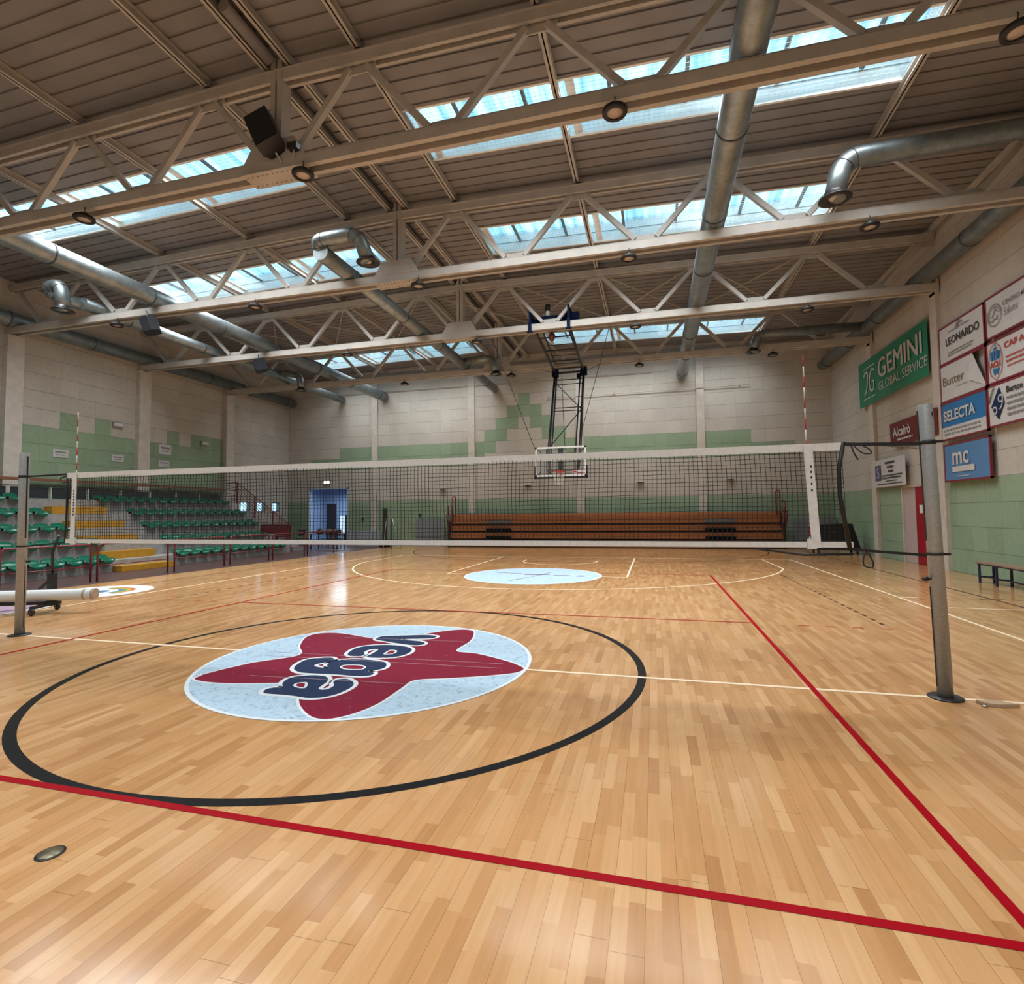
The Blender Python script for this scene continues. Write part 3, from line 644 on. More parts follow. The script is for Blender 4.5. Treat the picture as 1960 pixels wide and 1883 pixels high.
duct([(-13.33, 6.3, 8.06), (-13.33, 20.0, 7.98)], .185, 'thinner metal air duct left of the large shiny one, starting at a bent outlet', 2.9,
     [([(-13.33, 6.6, 8.06), (-13.75, 5.9, 8.12), (-13.95, 5.75, 8.38), (-13.40, 5.75, 8.42), (-13.35, 5.78, 7.66)], .18), ([(-13.35, 14.6, 7.98), (-13.35, 15.15, 8.22), (-12.40, 15.15, 8.05), (-12.33, 15.15, 7.36)], .15)])
duct([(-4.55, 5.45, 8.0), (-4.55, 20.0, 7.96)], .20, 'medium metal air duct above the hall centre, starting at a raised bent outlet', 2.9,
     [([(-4.55, 5.75, 8.0), (-4.70, 5.45, 8.28), (-3.55, 5.5, 8.36), (-3.42, 5.72, 7.72)], .17), ([(-4.5, 15.1, 8.0), (-3.15, 15.1, 8.06), (-3.02, 15.1, 7.36)], .15)])
duct([(-16.48, -8, 7.95), (-16.48, 20.0, 7.95)], .24, 'dark metal air duct along the top of the left wall')
duct([(10.38, -8, 7.95), (10.38, 20.0, 7.95)], .22, 'metal air duct along the top of the right wall above the banners', 2.6,
     [([(10.38, 6.0, 8.1), (10.1, 6.0, 8.58), (6.85, 6.0, 8.55), (6.70, 5.98, 7.76)], .19), ([(10.38, 15.1, 8.0), (6.90, 15.1, 8.04), (6.74, 15.1, 7.42)], .16)])
# ================================================================== LAMPS
lampd = mat('lamp_diffuser', (.55, .46, .40), .4)
def lamp():
    t = thing('high_bay_lamp', (0, 0, 7.33), 'x', 'lamp')
    MB().lathe([(.115, -.035), (.165, -.035), (.178, -.015), (.178, .02), (.15, .045), (.115, .05)], n=30).build('ring', black, t)
    MB().lathe([(0, -.02), (.118, -.02), (.118, 0), (0, .0)], n=26).build('diffuser', lampd, t)
    MB().lathe([(0, .04), (.08, .05), (.075, .10), (.03, .12), (0, .12)], n=20).build('driver_housing', blackp, t)
    MB().tube([(0, 0, .12), (0, 0, .17), (.012, 0, .20), (0, .0, .23)], .008, 6).build('hook', blackp, t); return t
lx = {-12.15: 'leftmost', -7.27: 'second from the left', -2.44: 'middle', 2.70: 'second from the right', 7.45: 'rightmost'}
L0 = lamp(); first = True
for i, Y in enumerate(TR):
    for x, nm in lx.items():
        if i in (0, 3) and x < -10: continue
        if x == -12.15 and i == 2: continue
        lab = 'round black-rimmed high-bay lamp under the %s truss, %s' % (TN[i], {-12.15: 'left end beside the speaker', -7.27: 'left of the splice plate', -2.44: 'beside the middle splice plate', 2.7: 'right of the middle', 7.45: 'near the right wall'}[x])
        o = L0 if first else copy_tree(L0); first = False; o.location = (x, Y-.21, 7.33); o['label'] = lab; o['group'] = 'round lamps under the trusses'
# ================================================================== SPEAKERS
gr_ = mat('speaker_grille', (.006, .007, .012), .65)
t = thing('loudspeaker', (-3.12, 1.88, 8.12), 'black box loudspeaker leaning out from the nearest truss', 'loudspeaker'); t.rotation_euler = (math.radians(-12), math.radians(-27), math.radians(10))
bm_ = MB().prism([(-.21, -.16), (.21, -.16), (.21, .05), (.12, .17), (-.12, .17), (-.21, .05)], -.36, .36); bm_.build('cabinet', black, t)
MB().box(-.19, -.175, -.33, .19, -.16, .33).build('grille', gr_, t); MB().bar((0, .1, .36), (.0, .2, .50), .03, .03).bar((0, .1, -.36), (0, .2, -.5), .03, .03).build('bracket', steel, t)
t = thing('ceiling_sensor', (-2.62, 1.95, 7.84), 'small dark sensor box on the nearest truss right of the loudspeaker', 'sensor'); MB().box(-.09, -.06, -.05, .09, .06, .05).build('body', blackp, t); MB().bar((0, 0, -.05), (-.03, .05, -.2), .015, .015).build('arm', steel, t)
for (x, y, z, nm) in ((-10.85, 6.42, 7.16, 'second'), (-10.92, 10.93, 7.22, 'third')):
    t = thing('loudspeaker', (x, y, z), 'dark tilted loudspeaker hanging below the %s truss at left' % nm, 'loudspeaker', rz=-.6); t.rotation_euler = (math.radians(18), 0, math.radians(-50))
    MB().prism([(-.26, -.19), (.26, -.19), (.30, .0), (.20, .20), (-.20, .20), (-.30, .0)], -.20, .20).build('cabinet', mat('speaker_dark', (.010, .013, .022), .5), t)
    MB().box(-.24, -.215, -.17, .24, -.19, .17).build('grille', black, t); MB().lathe([(0, -.02), (.14, -.02), (.15, .03)], (0, -.2, 0), 20, ax='y').build('horn', black, t)
    MB().bar((-.2, 0, .18), (-.2, .05, .36), .02, .02).bar((.2, 0, .18), (.2, .05, .36), .02, .02).bar((-.22, .03, .36), (.22, .03, .36), .04, .03).build('bracket', steel, t)
# ================================================================== HOISTED BASKETBALL HOOP
bluem = mat('hoop_blue', (.004, .010, .035), .8, spec=.1); darks = mat('hoop_steel', (.022, .025, .035), .45)
glassb = clear_glass('backboard_glass', (.93, .96, .96), .10)
rimr = mat('rim_red', (.45, .04, .03), .4); netm = mat('net_white', (.62, .60, .57), .7)
t = thing('basketball_hoop', (0, 12.8, 2.9), 'ceiling-hung basketball hoop with glass backboard on a folding black mast', 'basketball hoop')
P = lambda q, n, m, lab=None, par=None: rel(q, t).build(n, m, par or t, lab)
JX, JY, JZ = .57, 15.2, 7.22
for s in (-1, 1):
    P(MB().tube([(s*.58, 11.15, 7.80), (s*.57, JY, JZ)], .045, 10), 'upper_rail', darks); P(MB().tube([(s*.42, 11.3, 8.02), (s*.50, JY-.4, JZ+.30)], .03, 10), 'upper_rail', darks)
    P(MB().tube([(s*.57, JY, JZ), (s*.58, 13.62, 3.9), (s*.50, 13.45, 3.05)], .055, 10), 'mast_tube', darks)
    P(MB().tube([(s*.46, JY-.2, JZ-.1), (s*.44, 13.3, 3.55)], .028, 8), 'mast_tube', darks)
    P(MB().box(s*.57-.12, JY-.14, JZ-.14, s*.57+.12, JY+.14, JZ+.16), 'joint_block', bluem)
q = MB()
for f in (.25, .5, .72, .9):
    y = 11.15+(JY-11.15)*f; z = 7.8+(JZ-7.8)*f; q.bar((-.58, y, z), (.58, y, z), .04, .04); q.bar((-.5, y, z+.2), (.5, y, z+.2), .025, .025)
q.bar((-.6, JY, JZ), (.6, JY, JZ), .07, .07)
P(q, 'upper_cross_bars', darks)
mp = lambda f: (JY+(13.62-JY)*f, JZ+(3.9-JZ)*f)
q = MB()
for f in (.10, .16, .47, .51, .96):
    y, z = mp(f); q.bar((-.575, y, z), (.575, y, z), .028, .028)
a, b, c = mp(.12), mp(.5), mp(.95); q.bar((-.56, a[0], a[1]), (.56, b[0], b[1]), .03, .03); q.bar((.56, b[0], b[1]), (-.56, c[0], c[1]), .03, .03)
P(q, 'mast_bracing', darks)
q = MB(); q.box(-.62, 11.34, 7.74, .92, 11.60, 7.93); q.box(-.66, 10.94, 7.76, -.60, 11.6, 8.14).box(-.68, 10.93, 7.48, -.58, 10.99, 7.80).box(-.72, 10.9, 7.46, -.54, 11.0, 7.50); q.box(.60, 10.94, 7.76, .66, 11.6, 8.26).box(.58, 10.93, 7.50, .68, 10.99, 7.82).box(.54, 10.9, 7.48, .72, 11.0, 7.52); q.box(-.35, 11.32, 7.90, .22, 11.55, 8.10); q.box(.36, 11.32, 7.92, .92, 11.5, 8.14).box(-.62, 11.3, 7.9, -.40, 11.5, 8.02); P(q, 'hoist_frame', bluem, 'dark blue winch frame on the truss')
P(MB().tube([(-.12, 11.42, 8.10), (-.12, 11.42, 8.28)], .07, 12), 'motor', white); P(MB().tube([(-.12, 11.42, 8.29), (-.12, 11.42, 8.50)], .085, 12), 'motor_cap', black)
P(MB().lathe([(0, -.16), (.05, -.14), (.11, -.04), (.11, .05), (.07, .13), (0, .15)], (.03, 11.3, 7.38), 14), 'winch_drum', mat('drum_rust', (.10, .03, .02), .5))
P(MB().box(.30, 15.05, 6.95, .46, 15.3, 7.12), 'limit_switch', bluem)
# backboard
q = MB(); q.box(-.90, 12.78, 2.92, .90, 12.79, 3.95); P(q, 'glass_panel', glassb)
q = MB(); 
for (x0, z0, x1, z1) in ((-.9, 2.90, .9, 2.97), (-.9, 3.90, .9, 3.96), (-.9, 2.9, -.84, 3.96), (.84, 2.9, .9, 3.96)): q.box(x0, 12.765, z0, x1, 12.80, z1)
P(q, 'board_frame', white, 'white backboard border'); P(MB().box(-.93, 12.76, 2.84, .93, 12.82, 2.91).box(-.94, 12.76, 2.84, -.895, 12.82, 3.28).box(.895, 12.76, 2.84, .94, 12.82, 3.28), 'edge_padding', black, 'black rubber padding')
q = MB(); q.box(-.09, 12.81, 2.95, .09, 12.87, 3.93); P(q, 'back_plate', bluem)
q = MB()
for s in (-1, 1): q.bar((s*.82, 12.83, 3.88), (s*.70, 12.83, 3.78), .04, .03); q.bar((s*.82, 12.83, 2.98), (s*.70, 12.83, 3.10), .04, .03); q.bar((s*.5, 12.84, 3.1), (s*.55, 13.45, 3.15), .05, .05); q.bar((s*.5, 12.84, 3.7), (s*.55, 13.5, 3.6), .05, .05); q.bar((s*.5, 12.85, 2.98), (s*.5, 12.85, 3.9), .05, .04)
q.bar((-.5, 12.85, 3.72), (.5, 12.85, 3.72), .04, .04); q.bar((-.5, 12.85, 3.12), (.5, 12.85, 3.12), .04, .04); P(q, 'rear_frame', darks)
tp = P(MB().box(.42, 12.755, 2.98, .82, 12.764, 3.12), 'sticker', mat('sticker_pale', (.6, .55, .58), .5), 'small pale sticker'); P(MB().box(.46, 12.75, 3.04, .56, 12.756, 3.09).box(.6, 12.75, 3.0, .78, 12.756, 3.03), 'sticker_mark', rimr, None, tp)
P(MB().tube([(.225*math.cos(2*PI*k/28), 12.405+.225*math.sin(2*PI*k/28), 3.05) for k in range(29)], .011, 8, caps=False), 'rim', rimr)
P(MB().prism([(-.10, 12.62), (.10, 12.62), (.08, 12.765), (-.08, 12.765)], 3.0, 3.05).box(-.09, 12.74, 2.97, .09, 12.765, 3.13), 'rim_bracket', rimr)
q = MB(); prof = [(.222, 3.04), (.195, 2.93), (.165, 2.83), (.14, 2.74), (.125, 2.66), (.13, 2.60)]
for k in range(12):
    for s in (-1, 1): q.tube([(r*math.cos(2*PI*(k+s*.5*i)/12), 12.405+r*math.sin(2*PI*(k+s*.5*i)/12), z) for i, (r, z) in enumerate(prof)], .006, 5, caps=False)
P(q, 'rim_net', netm)
# steel cables
for a, b in (((-2.0, 11.25, 7.50), (-.80, 12.9, 3.55)), ((1.9, 11.2, 7.52), (.62, 13.5, 4.4)), ((-.30, 15.1, 7.2), (.05, 13.5, 3.9)), ((-1.35, 15.55, 7.6), (-.62, 15.2, 7.22)), ((1.35, 15.55, 7.6), (.62, 15.2, 7.22))):
    P(MB().tube([a, b], .011, 6), 'cable', darks)
# ================================================================== VOLLEYBALL NET AND POSTS
galvp = mat('post_metal', (.36, .385, .40), .42, .3, noise=.14, nscale=60)
def post(x, s, label):
    t = thing('volleyball_post', (x, 0, 0), label, 'volleyball post', rz=0 if s > 0 else PI)
    MB().lathe([(0, .0), (.058, .0), (.058, 2.535), (.054, 2.545), (0, 2.545)], n=28).build('pole', galvp, t)
    MB().lathe([(.058, .001), (.125, .001), (.130, .010), (.120, .016), (.060, .020)], n=30).build('floor_collar', blackp, t)
    MB().lathe([(0, 2.545), (.056, 2.545), (.056, 2.55), (0, 2.551)], n=24).build('cap', alu, t)
    MB().box(-.062, -.008, 1.35, -.056, .008, 2.50).box(-.0625, -.012, .1, -.0565, -.004, .95).build('slot', black, t)
    MB().tube([(-.075, -.02, 1.02), (-.115, -.02, 1.02)], .018, 10).tube([(-.05, -.02, 1.02), (-.08, -.02, 1.02)], .008, 8).build('tension_knob', black, t)
    MB().lathe([(.0605, -.018), (.062, -.018), (.062, .018), (.0605, .018)], (0, 0, 2.215), 24).build('upper_strap_band', black, t)
    MB().lathe([(.0605, -.012), (.062, -.012), (.062, .012), (.0605, .012)], (0, 0, 1.235), 24).build('lower_strap_band', black, t)
    MB().box(.058, -.03, 2.205, .105, -.02, 2.228).build('strap_tail', black, t); MB().box(.058, -.03, 1.222, .105, -.02, 1.242).build('strap_tail', black, t)
    q = MB()
    for k in range(3): q.tube([(.03, -.052, 2.47-.01*k), (.03, -.060, 2.47-.01*k)], .005, 6)
    q.build('rivet', black, t); return t
PL, PR = -5.47, 5.50
pr_ = post(PR, 1, 'grey metal volleyball post at the right, in front of the red door'); pr_.rotation_euler = (0, math.radians(-1.1), 0)
pl_ = post(PL, -1, 'grey metal volleyball post at the left, in front of the green seats'); pl_.rotation_euler = (0, math.radians(.5), PI)
t = thing('volleyball_net', (0, 0, 1.3), 'black volleyball net with white tapes stretched between the two posts', 'volleyball net')
P = lambda q, n, m, lab=None: rel(q, t).build(n, m, t, lab)
netb = mat('net_cord', (.012, .011, .012), .8); tape = mat('tape_white', (.68, .68, .67), .7, noise=.07, nscale=25)
NL, NR = -4.68, 4.79
q = MB(); z = 1.345; rows = []
while z < 2.17: rows.append(z); z += .0405
cols = []; x = NL+.03
while x < NR: cols.append(x); x += .0435
wav = lambda x, z: .012*math.sin(x*2.1+z*3)+.006*math.sin(x*7)
for z in rows:
    for i in range(0, len(cols)-1, 6):
        a = cols[i]; b = cols[min(i+6, len(cols)-1)]; dz = lambda x: .004*math.sin(x*5.3+z*20)
        q.bar((a, wav(a, z), z+dz(a)), (b, wav(b, z), z+dz(b)), .0042, .0042)
for x in cols:
    for k in range(4):
        z0 = 1.335+k*.2125; z1 = z0+.2125; dx = lambda z: .010*math.sin(z*5+x*1.3)
        q.bar((x+dx(z0), wav(x, z0), z0), (x+dx(z1), wav(x, z1), z1), .0042, .0042, (0, 1, 0))
P(q, 'net_mesh', netb)
def ribbon(pts, h, th, mat_, name, lab=None):
    q = MB()
    for a, b in zip(pts[:-1], pts[1:]): q.bar(a, b, th, h)
    return P(q, name, mat_, lab)
N = 40
ribbon([(NL-.0+(NR-NL)*i/N, wav(NL+(NR-NL)*i/N, 2.2)*.4, 2.207) for i in range(N+1)], .072, .010, tape, 'top_tape', 'wide white top tape')
ribbon([(NL+.0+(NR+.06-NL)*i/N, wav(NL+(NR-NL)*i/N, 1.3)*.6, 1.310) for i in range(N+1)], .052, .010, tape, 'bottom_tape', 'white bottom tape')
for s, a, b in ((-1, -4.52, -4.535), (1, 4.50, 4.545)):
    q = MB(); n = 8
    for i in range(n):
        z0 = 1.28+.95*i/n; z1 = 1.28+.95*(i+1)/n; f = lambda z: b+(a-b)*(z-1.28)/.95
        q.bar((f(z0), -.014, z0), (f(z1), -.014, z1), .075, .012, (0, 1, 0))
    bd = P(q, 'side_band', tape, 'white vertical side band')
    vv = rel(MB().box(a-.03, -.022, 1.27, a+.045, .0, 1.36), t).build('band_buckle', tape, bd)
q = MB()
for zz in (1.80, 1.86, 1.92, 1.97, 2.02): q.box(4.515, -.0225, zz, 4.529, -.0205, zz+.020)
P(q, 'band_lettering', netb); q = MB()
for k in range(9): q.box(-4.528, -.0225, 1.66+.04*k, -4.512, -.0205, 1.685+.04*k)
P(q, 'band_lettering', netb)
P(MB().tube([(NL, 0, 2.24), (NL+.012, 0, 2.0), (NL+.012, 0, 1.6), (NL-.005, 0, 1.28)], .013, 8), 'end_cord', black)
P(MB().tube([(NR+.01, 0, 2.25), (NR-.035, 0, 2.0), (NR-.035, 0, 1.75), (NR+.03, 0, 1.27)], .019, 10), 'end_rod', black)
redp = mat('antenna_red', (.42, .03, .03), .5); whp = mat('antenna_white', (.75, .74, .72), .5)
for x in (-4.545, 4.50):
    q = MB()
    for k in range(18):
        q.tube([(x, .022, 1.28+.1*k), (x, .022, 1.38+.1*k)], .0062 if x > 0 else .0062, 8, 0 if k % 2 else 1)
    rel(q, t).build('antenna', [redp, whp] if x > 0 else [whp, redp], t, 'red and white striped antenna rod')
P(MB().bar((NR, 0, 2.225), (PR-.106, -.01, 2.205), .006, .030), 'top_strap', black)
P(MB().bar((NR+.06, 0, 1.265), (PR-.088, -.01, 1.222), .006, .024), 'bottom_strap', black)
P(MB().bar((NL, 0, 2.225), (PL+.085, -.01, 2.213), .006, .024), 'top_strap', black)
P(MB().bar((NL, 0, 1.29), (PL+.077, -.01, 1.235), .006, .018), 'bottom_strap', black)
P(MB().tube(bend([(NR+.08, -.01, 2.22), (NR+.16, -.01, 2.13), (NR+.24, -.01, 2.13), (NR+.21, -.01, 2.18), (NR+.14, -.01, 2.215)], .05), .006, 6).tube([(NR+.07, -.01, 2.21), (NR+.09, -.01, 2.14), (NR+.12, -.01, 2.08)], .007, 6), 'loose_strap_loop', black)
P(MB().tube(bend([(NR+.14, -.01, 1.26), (NR+.12, -.01, 1.12), (NR+.21, -.01, 1.10), (NR+.20, -.01, 1.18), (NR+.16, -.01, 1.25)], .06), .007, 6).tube([(NR-.75, 0, 1.27), (NR-.35, 0, 1.215), (NR+.05, 0, 1.225)], .012, 6), 'loose_strap_loop', black)
P(MB().tube(bend([(NL-.0, -.01, 2.2), (NL-.12, -.01, 2.17), (NL-.06, -.01, 2.10), (NL+.0, -.01, 2.12)], .04), .009, 6), 'loose_strap_loop', black)
inkg0 = mat('cord_grey', (.15, .15, .15), .7)
# ropes from the right post and net end toward the right wall
for pts, r, lab in (([(NR+.02, .03, 2.25), (6.9, 3.6, 2.52), (8.2, 6.6, 2.95), (10.68, 12.6, 3.5)], .006, 'thin dark cord rising from the net end toward the right wall'),):
    o = MB().tube(pts, r, 6).build('anchor_cord', inkg0, None); tag(o, lab, 'cord')
# loose floor plate and rag beside the right post
t = thing('socket_cover', (5.80, -.10, 0), 'pale wooden cover plate lying on the parquet beside the right post', 'cover plate')
rel(MB().prism([(5.68, -.08), (5.86, -.06), (5.96, -.13), (5.80, -.17), (5.70, -.15)], .002, .028), t).build('plate', mat('pale_wood', (.42, .29, .18), .5, noise=.1), t); rel(MB().lathe([(0, 0), (.02, 0), (.02, .012), (0, .014)], (5.70, -.165, .0), 12), t).build('bolt_head', steel, t)
# ================================================================== RIGHT WALL BANNERS
def RM(y, z, off=.03): return Matrix(((0, 0, -1, WR-off), (-1, 0, 0, y), (0, 1, 0, z), (0, 0, 0, 1)))
framem = mat('frame_red', (.20, .02, .035), .5); vinyl = mat('vinyl_white', (.56, .56, .57), .6, noise=.05, nscale=5); ink = mat('ink_black', (.03, .03, .03), .6); inkg = mat('ink_grey', (.22, .22, .22), .6)
def banner(y, z, w, h, m, label, frame=True, off=.13, wav=.006, name='banner'):
    t = thing(name, (WR-off, y, z), label, 'banner'); M_ = Matrix.Translation(-Vector(t.location)) @ RM(y, z, off)
    n = 14; k = 8; q = MB(); v = []
    for j in range(k+1):
        for i in range(n+1): v.append((w*i/n, h*j/k, wav*math.sin(i*1.3+j*.9+y)*math.sin(PI*i/n)*math.sin(PI*j/k)))
    q.add(v, [(j*(n+1)+i, j*(n+1)+i+1, (j+1)*(n+1)+i+1, (j+1)*(n+1)+i) for j in range(k) for i in range(n)], 0, True); q.xf(M_)
    s = q.build('sheet', m, t, recalc=False)
    if frame:
        q = MB(); r = .022
        for (x0, y0, x1, y1) in ((-r, -r, w+r, r), (-r, h-r, w+r, h+r), (-r, -r, r, h+r), (w-r, -r, w+r, h+r)): q.box(x0, y0, -.04, x1, y1, -.003 if False else .006)
        q.xf(M_); q.build('frame', framem, t)
    return t, M_
def tx(t, M_, s, x, y, size, m, bold=0, sx=1, name='lettering', rot=0, depth=.001, zz=.016, fat=()):
    return text(s, size, m, t, M_ @ Matrix.Translation((x, y, zz)) @ Matrix.Rotation(rot, 4, 'Z'), name, bold, depth, sx=sx, fat=fat)
def sh(t, M_, pts, m, name='emblem', zz=.016): q = MB().prism(pts, zz-.001, zz+.001); q.xf(M_); return q.build(name, m, t)
def lines(t, M_, rows, m, name='small_print'):
    """rows of tiny unreadable print built as broken dashes: (x, y, length, height)"""
    rr = random.Random(3)
    for (x, y, L_, h) in rows:
        if L_ <= 0: continue
        c = x; q = MB()
        while c < x+L_:
            w_ = h*rr.uniform(.9, 3.2); w_ = min(w_, x+L_-c); 
            if w_ > h*.3: q.box(c, y, .015, c+w_, y+h, .0165)
            c += w_+h*.55
        q.xf(M_); q.build(name, m, t)
# green banner
gb = mat('banner_green', (.010, .21, .115), .55); t, Mx = banner(16.515, 5.34, 5.05, 1.60, gb, 'wide green banner with white lettering high on the right wall', False, .14, .008)
tx(t, Mx, 'GEMINI', 1.70, .72, .90, vinyl, .0, 1.04, fat=((.025, 0), (.05, 0), (.025, .012))); gs = tx(t, Mx, 'GLOBAL', 1.72, .30, .42, vinyl, -.003, 1.02); gy = [v.co.y for v in gs.data.vertices]; tx(t, Mx, 'SERVICE', 1.72+max(gy)-min(gy)+.17, .30, .42, vinyl, -.003, 1.02)
q = MB(); 
for P_ in ([(.52, 1.05), (.70, 1.18), (.86, 1.10), (.82, .85), (.72, .55), (.50, .42)],): stroke(q, smooth_loop(P_, 6)[:30], .085, .016, False)
stroke(q, [(1.42, 1.12), (1.22, 1.18), (1.08, 1.05), (.98, .80), (1.02, .52), (1.2, .42), (1.36, .50), (1.36, .76), (1.20, .76)], .09, .016, False)
q.box(.45, 1.30, .015, 1.45, 1.335, .017).box(.45, .22, .015, 1.45, .255, .017); q.xf(Mx); q.build('emblem', vinyl, t, recalc=False)
# banner wall, first column
t, Mx = banner(10.885, 5.43, 1.94, .945, vinyl, 'white framed banner with black capitals, top left of the red-framed grid')
tx(t, Mx, 'LEONARDO', .32, .42, .27, ink, .004, 1.0); lines(t, Mx, [(.5, .74, .9, .025), (.42, .20, 1.1, .03), (.42, .13, 1.05, .03), (.42, .27, .0, .03)], inkg); sh(t, Mx, [(.78, .78), (.85, .72), (.98, .84), (1.15, .80), (1.02, .90), (.88, .90)], inkg)
t, Mx = banner(10.905, 4.435, 1.94, .945, beige, 'white banner in a red frame with its upper right corner folded over', True)
bpy.data.objects.remove([c for c in t.children if c.name.startswith('sheet')][0])
q = MB().prism([(0.02, .02), (1.95, .02), (1.45, .94), (.02, .94)], -.002, .002); q.xf(Mx); q.build('sheet', vinyl, t); q = MB(); q.add([(1.95, .03, .004), (1.45, .94, .004), (1.30, .35, .07)], [(0, 1, 2)]); q.xf(Mx); q.build('folded_corner', vinyl, t, recalc=False)
tx(t, Mx, 'Butter', .10, .40, .33, mat('ink_olive', (.22, .19, .10), .6), .0, 1.15); lines(t, Mx, [(.75, .28, .5, .015)], inkg)
selb = mat('banner_blue', (.012, .16, .42), .5); t, Mx = banner(10.945, 3.44, 1.94, .945, selb, 'dark blue banner with white strip at its foot, below the folded one')
tx(t, Mx, 'SELECTA', .12, .48, .36, vinyl, .012, .98); sh(t, Mx, [(.02, .02), (1.93, .02), (1.93, .32), (.02, .32)], vinyl, 'white_strip', .014); lines(t, Mx, [(.12, .20, 1.6, .055), (.12, .10, 1.6, .055)], inkg); 
# second column
t, Mx = banner(8.847, 5.479, 1.95, .91, vinyl, 'white framed banner with a round grey emblem, at the upper right edge')
q = MB(); stroke(q, circ(.24, 40, .32, .46), .022, .016); stroke(q, circ(.19, 40, .32, .46)[:26], .018, .016, False)
stroke(q, [(.22, .42), (.30, .50), (.34, .62), (.42, .52)], .03, .016, False); stroke(q, [(.22, .32), (.32, .38), (.42, .34), (.40, .44)], .03, .016, False); q.xf(Mx); q.build('emblem', inkg, t, recalc=False)
tx(t, Mx, 'CENTRO MEDICO', .62, .56, .14, inkg, .002); tx(t, Mx, 'Salute', .64, .34, .24, inkg, -.002, .8); tx(t, Mx, 'Più', 1.30, .36, .30, ink, .003)
t, Mx = banner(8.877, 4.45, 1.95, .92, vinyl, 'white framed banner with a hexagonal red and blue emblem')
hx = [(.30, .04), (.50, .20), (.54, .50), (.48, .76), (.30, .90), (.12, .74), (.06, .48), (.12, .18)]
q = MB(); stroke(q, hx, .022, .016); q.xf(Mx); q.build('emblem_outline', rimr, t, recalc=False)
q = MB()
for (x0, y0, x1, y1) in ((.14, .50, .20, .70), (.22, .50, .28, .72), (.30, .48, .325, .86), (.24, .74, .39, .765), (.35, .50, .40, .70), (.42, .50, .47, .68)): q.box(x0, y0, .015, x1, y1, .017)
q.prism([(.18, .30), (.44, .30), (.36, .14), (.31, .26), (.26, .14)], .015, .017); q.xf(Mx); q.build('emblem', selb, t)
tx(t, Mx, 'ACLI', .11, .34, .17, rimr, .006, 1.0); tx(t, Mx, 'CAF ACLI', .62, .66, .18, rimr, .004, 1.3); lines(t, Mx, [(.66, .44, 1.1, .035), (.66, .34, 1.0, .04), (.70, .24, .8, .03)], rimr)
t, Mx = banner(8.926, 3.48, 1.95, .91, vinyl, 'white framed banner with a dark diamond emblem')
sh(t, Mx, [(.36, .12), (.58, .46), (.42, .84), (.12, .44)], inkm); 
for (cx_, cy_) in ((.46, .58), (.24, .34)):
    q = MB(); stroke(q, circ(.075, 24, cx_, cy_), .035, .019); q.xf(Mx); q.build('emblem_digit', vinyl, t, recalc=False)
q = MB(); stroke(q, [(.54, .56), (.50, .42), (.42, .34)], .035, .019, False); q.xf(Mx); q.build('emblem_digit', vinyl, t, recalc=False)
tx(t, Mx, 'BERTON', .06, .52, .10, ink, .002, 1, rot=1.0); tx(t, Mx, 'Berton', .66, .66, .19, ink, .004); lines(t, Mx, [(.66, .52, .9, .05), (.66, .40, 1.0, .05), (.66, .28, .8, .05), (.66, .16, 1.0, .05)], inkg)
mcb = mat('banner_sky_blue', (.085, .22, .44), .5); t, Mx = banner(10.915, 2.352, 1.94, .94, mcb, 'light blue red-framed banner with two large white letters, beside the right post')
tx(t, Mx, 'mc', .38, .42, .62, vinyl, .012, 1.0); sh(t, Mx, [(.38, .22), (1.35, .22), (1.35, .36), (.38, .36)], vinyl, 'caption_bar'); lines(t, Mx, [(.42, .26, .88, .05)], mcb); lines(t, Mx, [(.6, .10, .5, .02)], vinyl)
drb = mat('banner_maroon', (.13, .012, .015), .6); t, Mx = banner(14.12, 3.638, 2.95, .75, drb, 'dark maroon banner with a white script, half behind the right post', False, .13, .008)
tx(t, Mx, 'Alcairò', .25, .30, .40, vinyl, .008, 1.0); lines(t, Mx, [(.55, .15, 1.0, .06)], vinyl); 
t, Mx = banner(15.49, 2.389, 2.40, .92, vinyl, 'white sign with a purple square, left of the maroon banner', False, .16, .01, 'wall_sign')
sh(t, Mx, [(.18, .22), (.62, .22), (.62, .74), (.18, .74)], mat('ink_violet', (.10, .095, .20), .6), 'logo_square'); q = MB(); stroke(q, smooth_loop([(.32, .36), (.46, .34), (.48, .46), (.36, .52), (.34, .62), (.46, .64)], 3)[:15], .03, .0185, False); q.xf(Mx); q.build('logo_mark', vinyl, t, recalc=False)
lines(t, Mx, [(.98, .74, .72, .07), (1.12, .60, .50, .07), (1.2, .46, .35, .07), (.72, .34, 1.5, .045), (.72, .26, 1.4, .045), (1.0, .17, .8, .03), (.3, .08, 1.9, .03)], ink)
# ================================================================== BENCH (right)
t = thing('bench', (10.2, 7.5, 0), 'low wooden-topped bench with navy legs against the right wall', 'bench')
P = lambda q, n, m, lab=None, par=None: rel(q, t).build(n, m, par or t, lab)
P(MB().box(9.98, 6.0, .43, 10.32, 8.60, .465), 'seat_board', mat('bench_wood', (.27, .19, .13), .5, noise=.12))
for y in (8.52, 7.92, 6.95, 6.35):
    for x in (10.02, 10.28): P(MB().box(x-.018, y-.018, 0, x+.018, y+.018, .43), 'leg', navy)
q = MB(); q.box(10.0, 6.1, .40, 10.03, 8.55, .43); q.box(10.27, 6.1, .40, 10.3, 8.55, .43)
for y in (8.52, 7.92, 6.95, 6.35): q.box(10.02, y-.015, .12, 10.28, y+.015, .15)
q.bar((10.15, 8.52, .13), (10.15, 7.92, .13), .03, .03); q.bar((10.15, 7.92, .14), (10.15, 6.35, .09), .03, .03); P(q, 'frame_rails', navy)
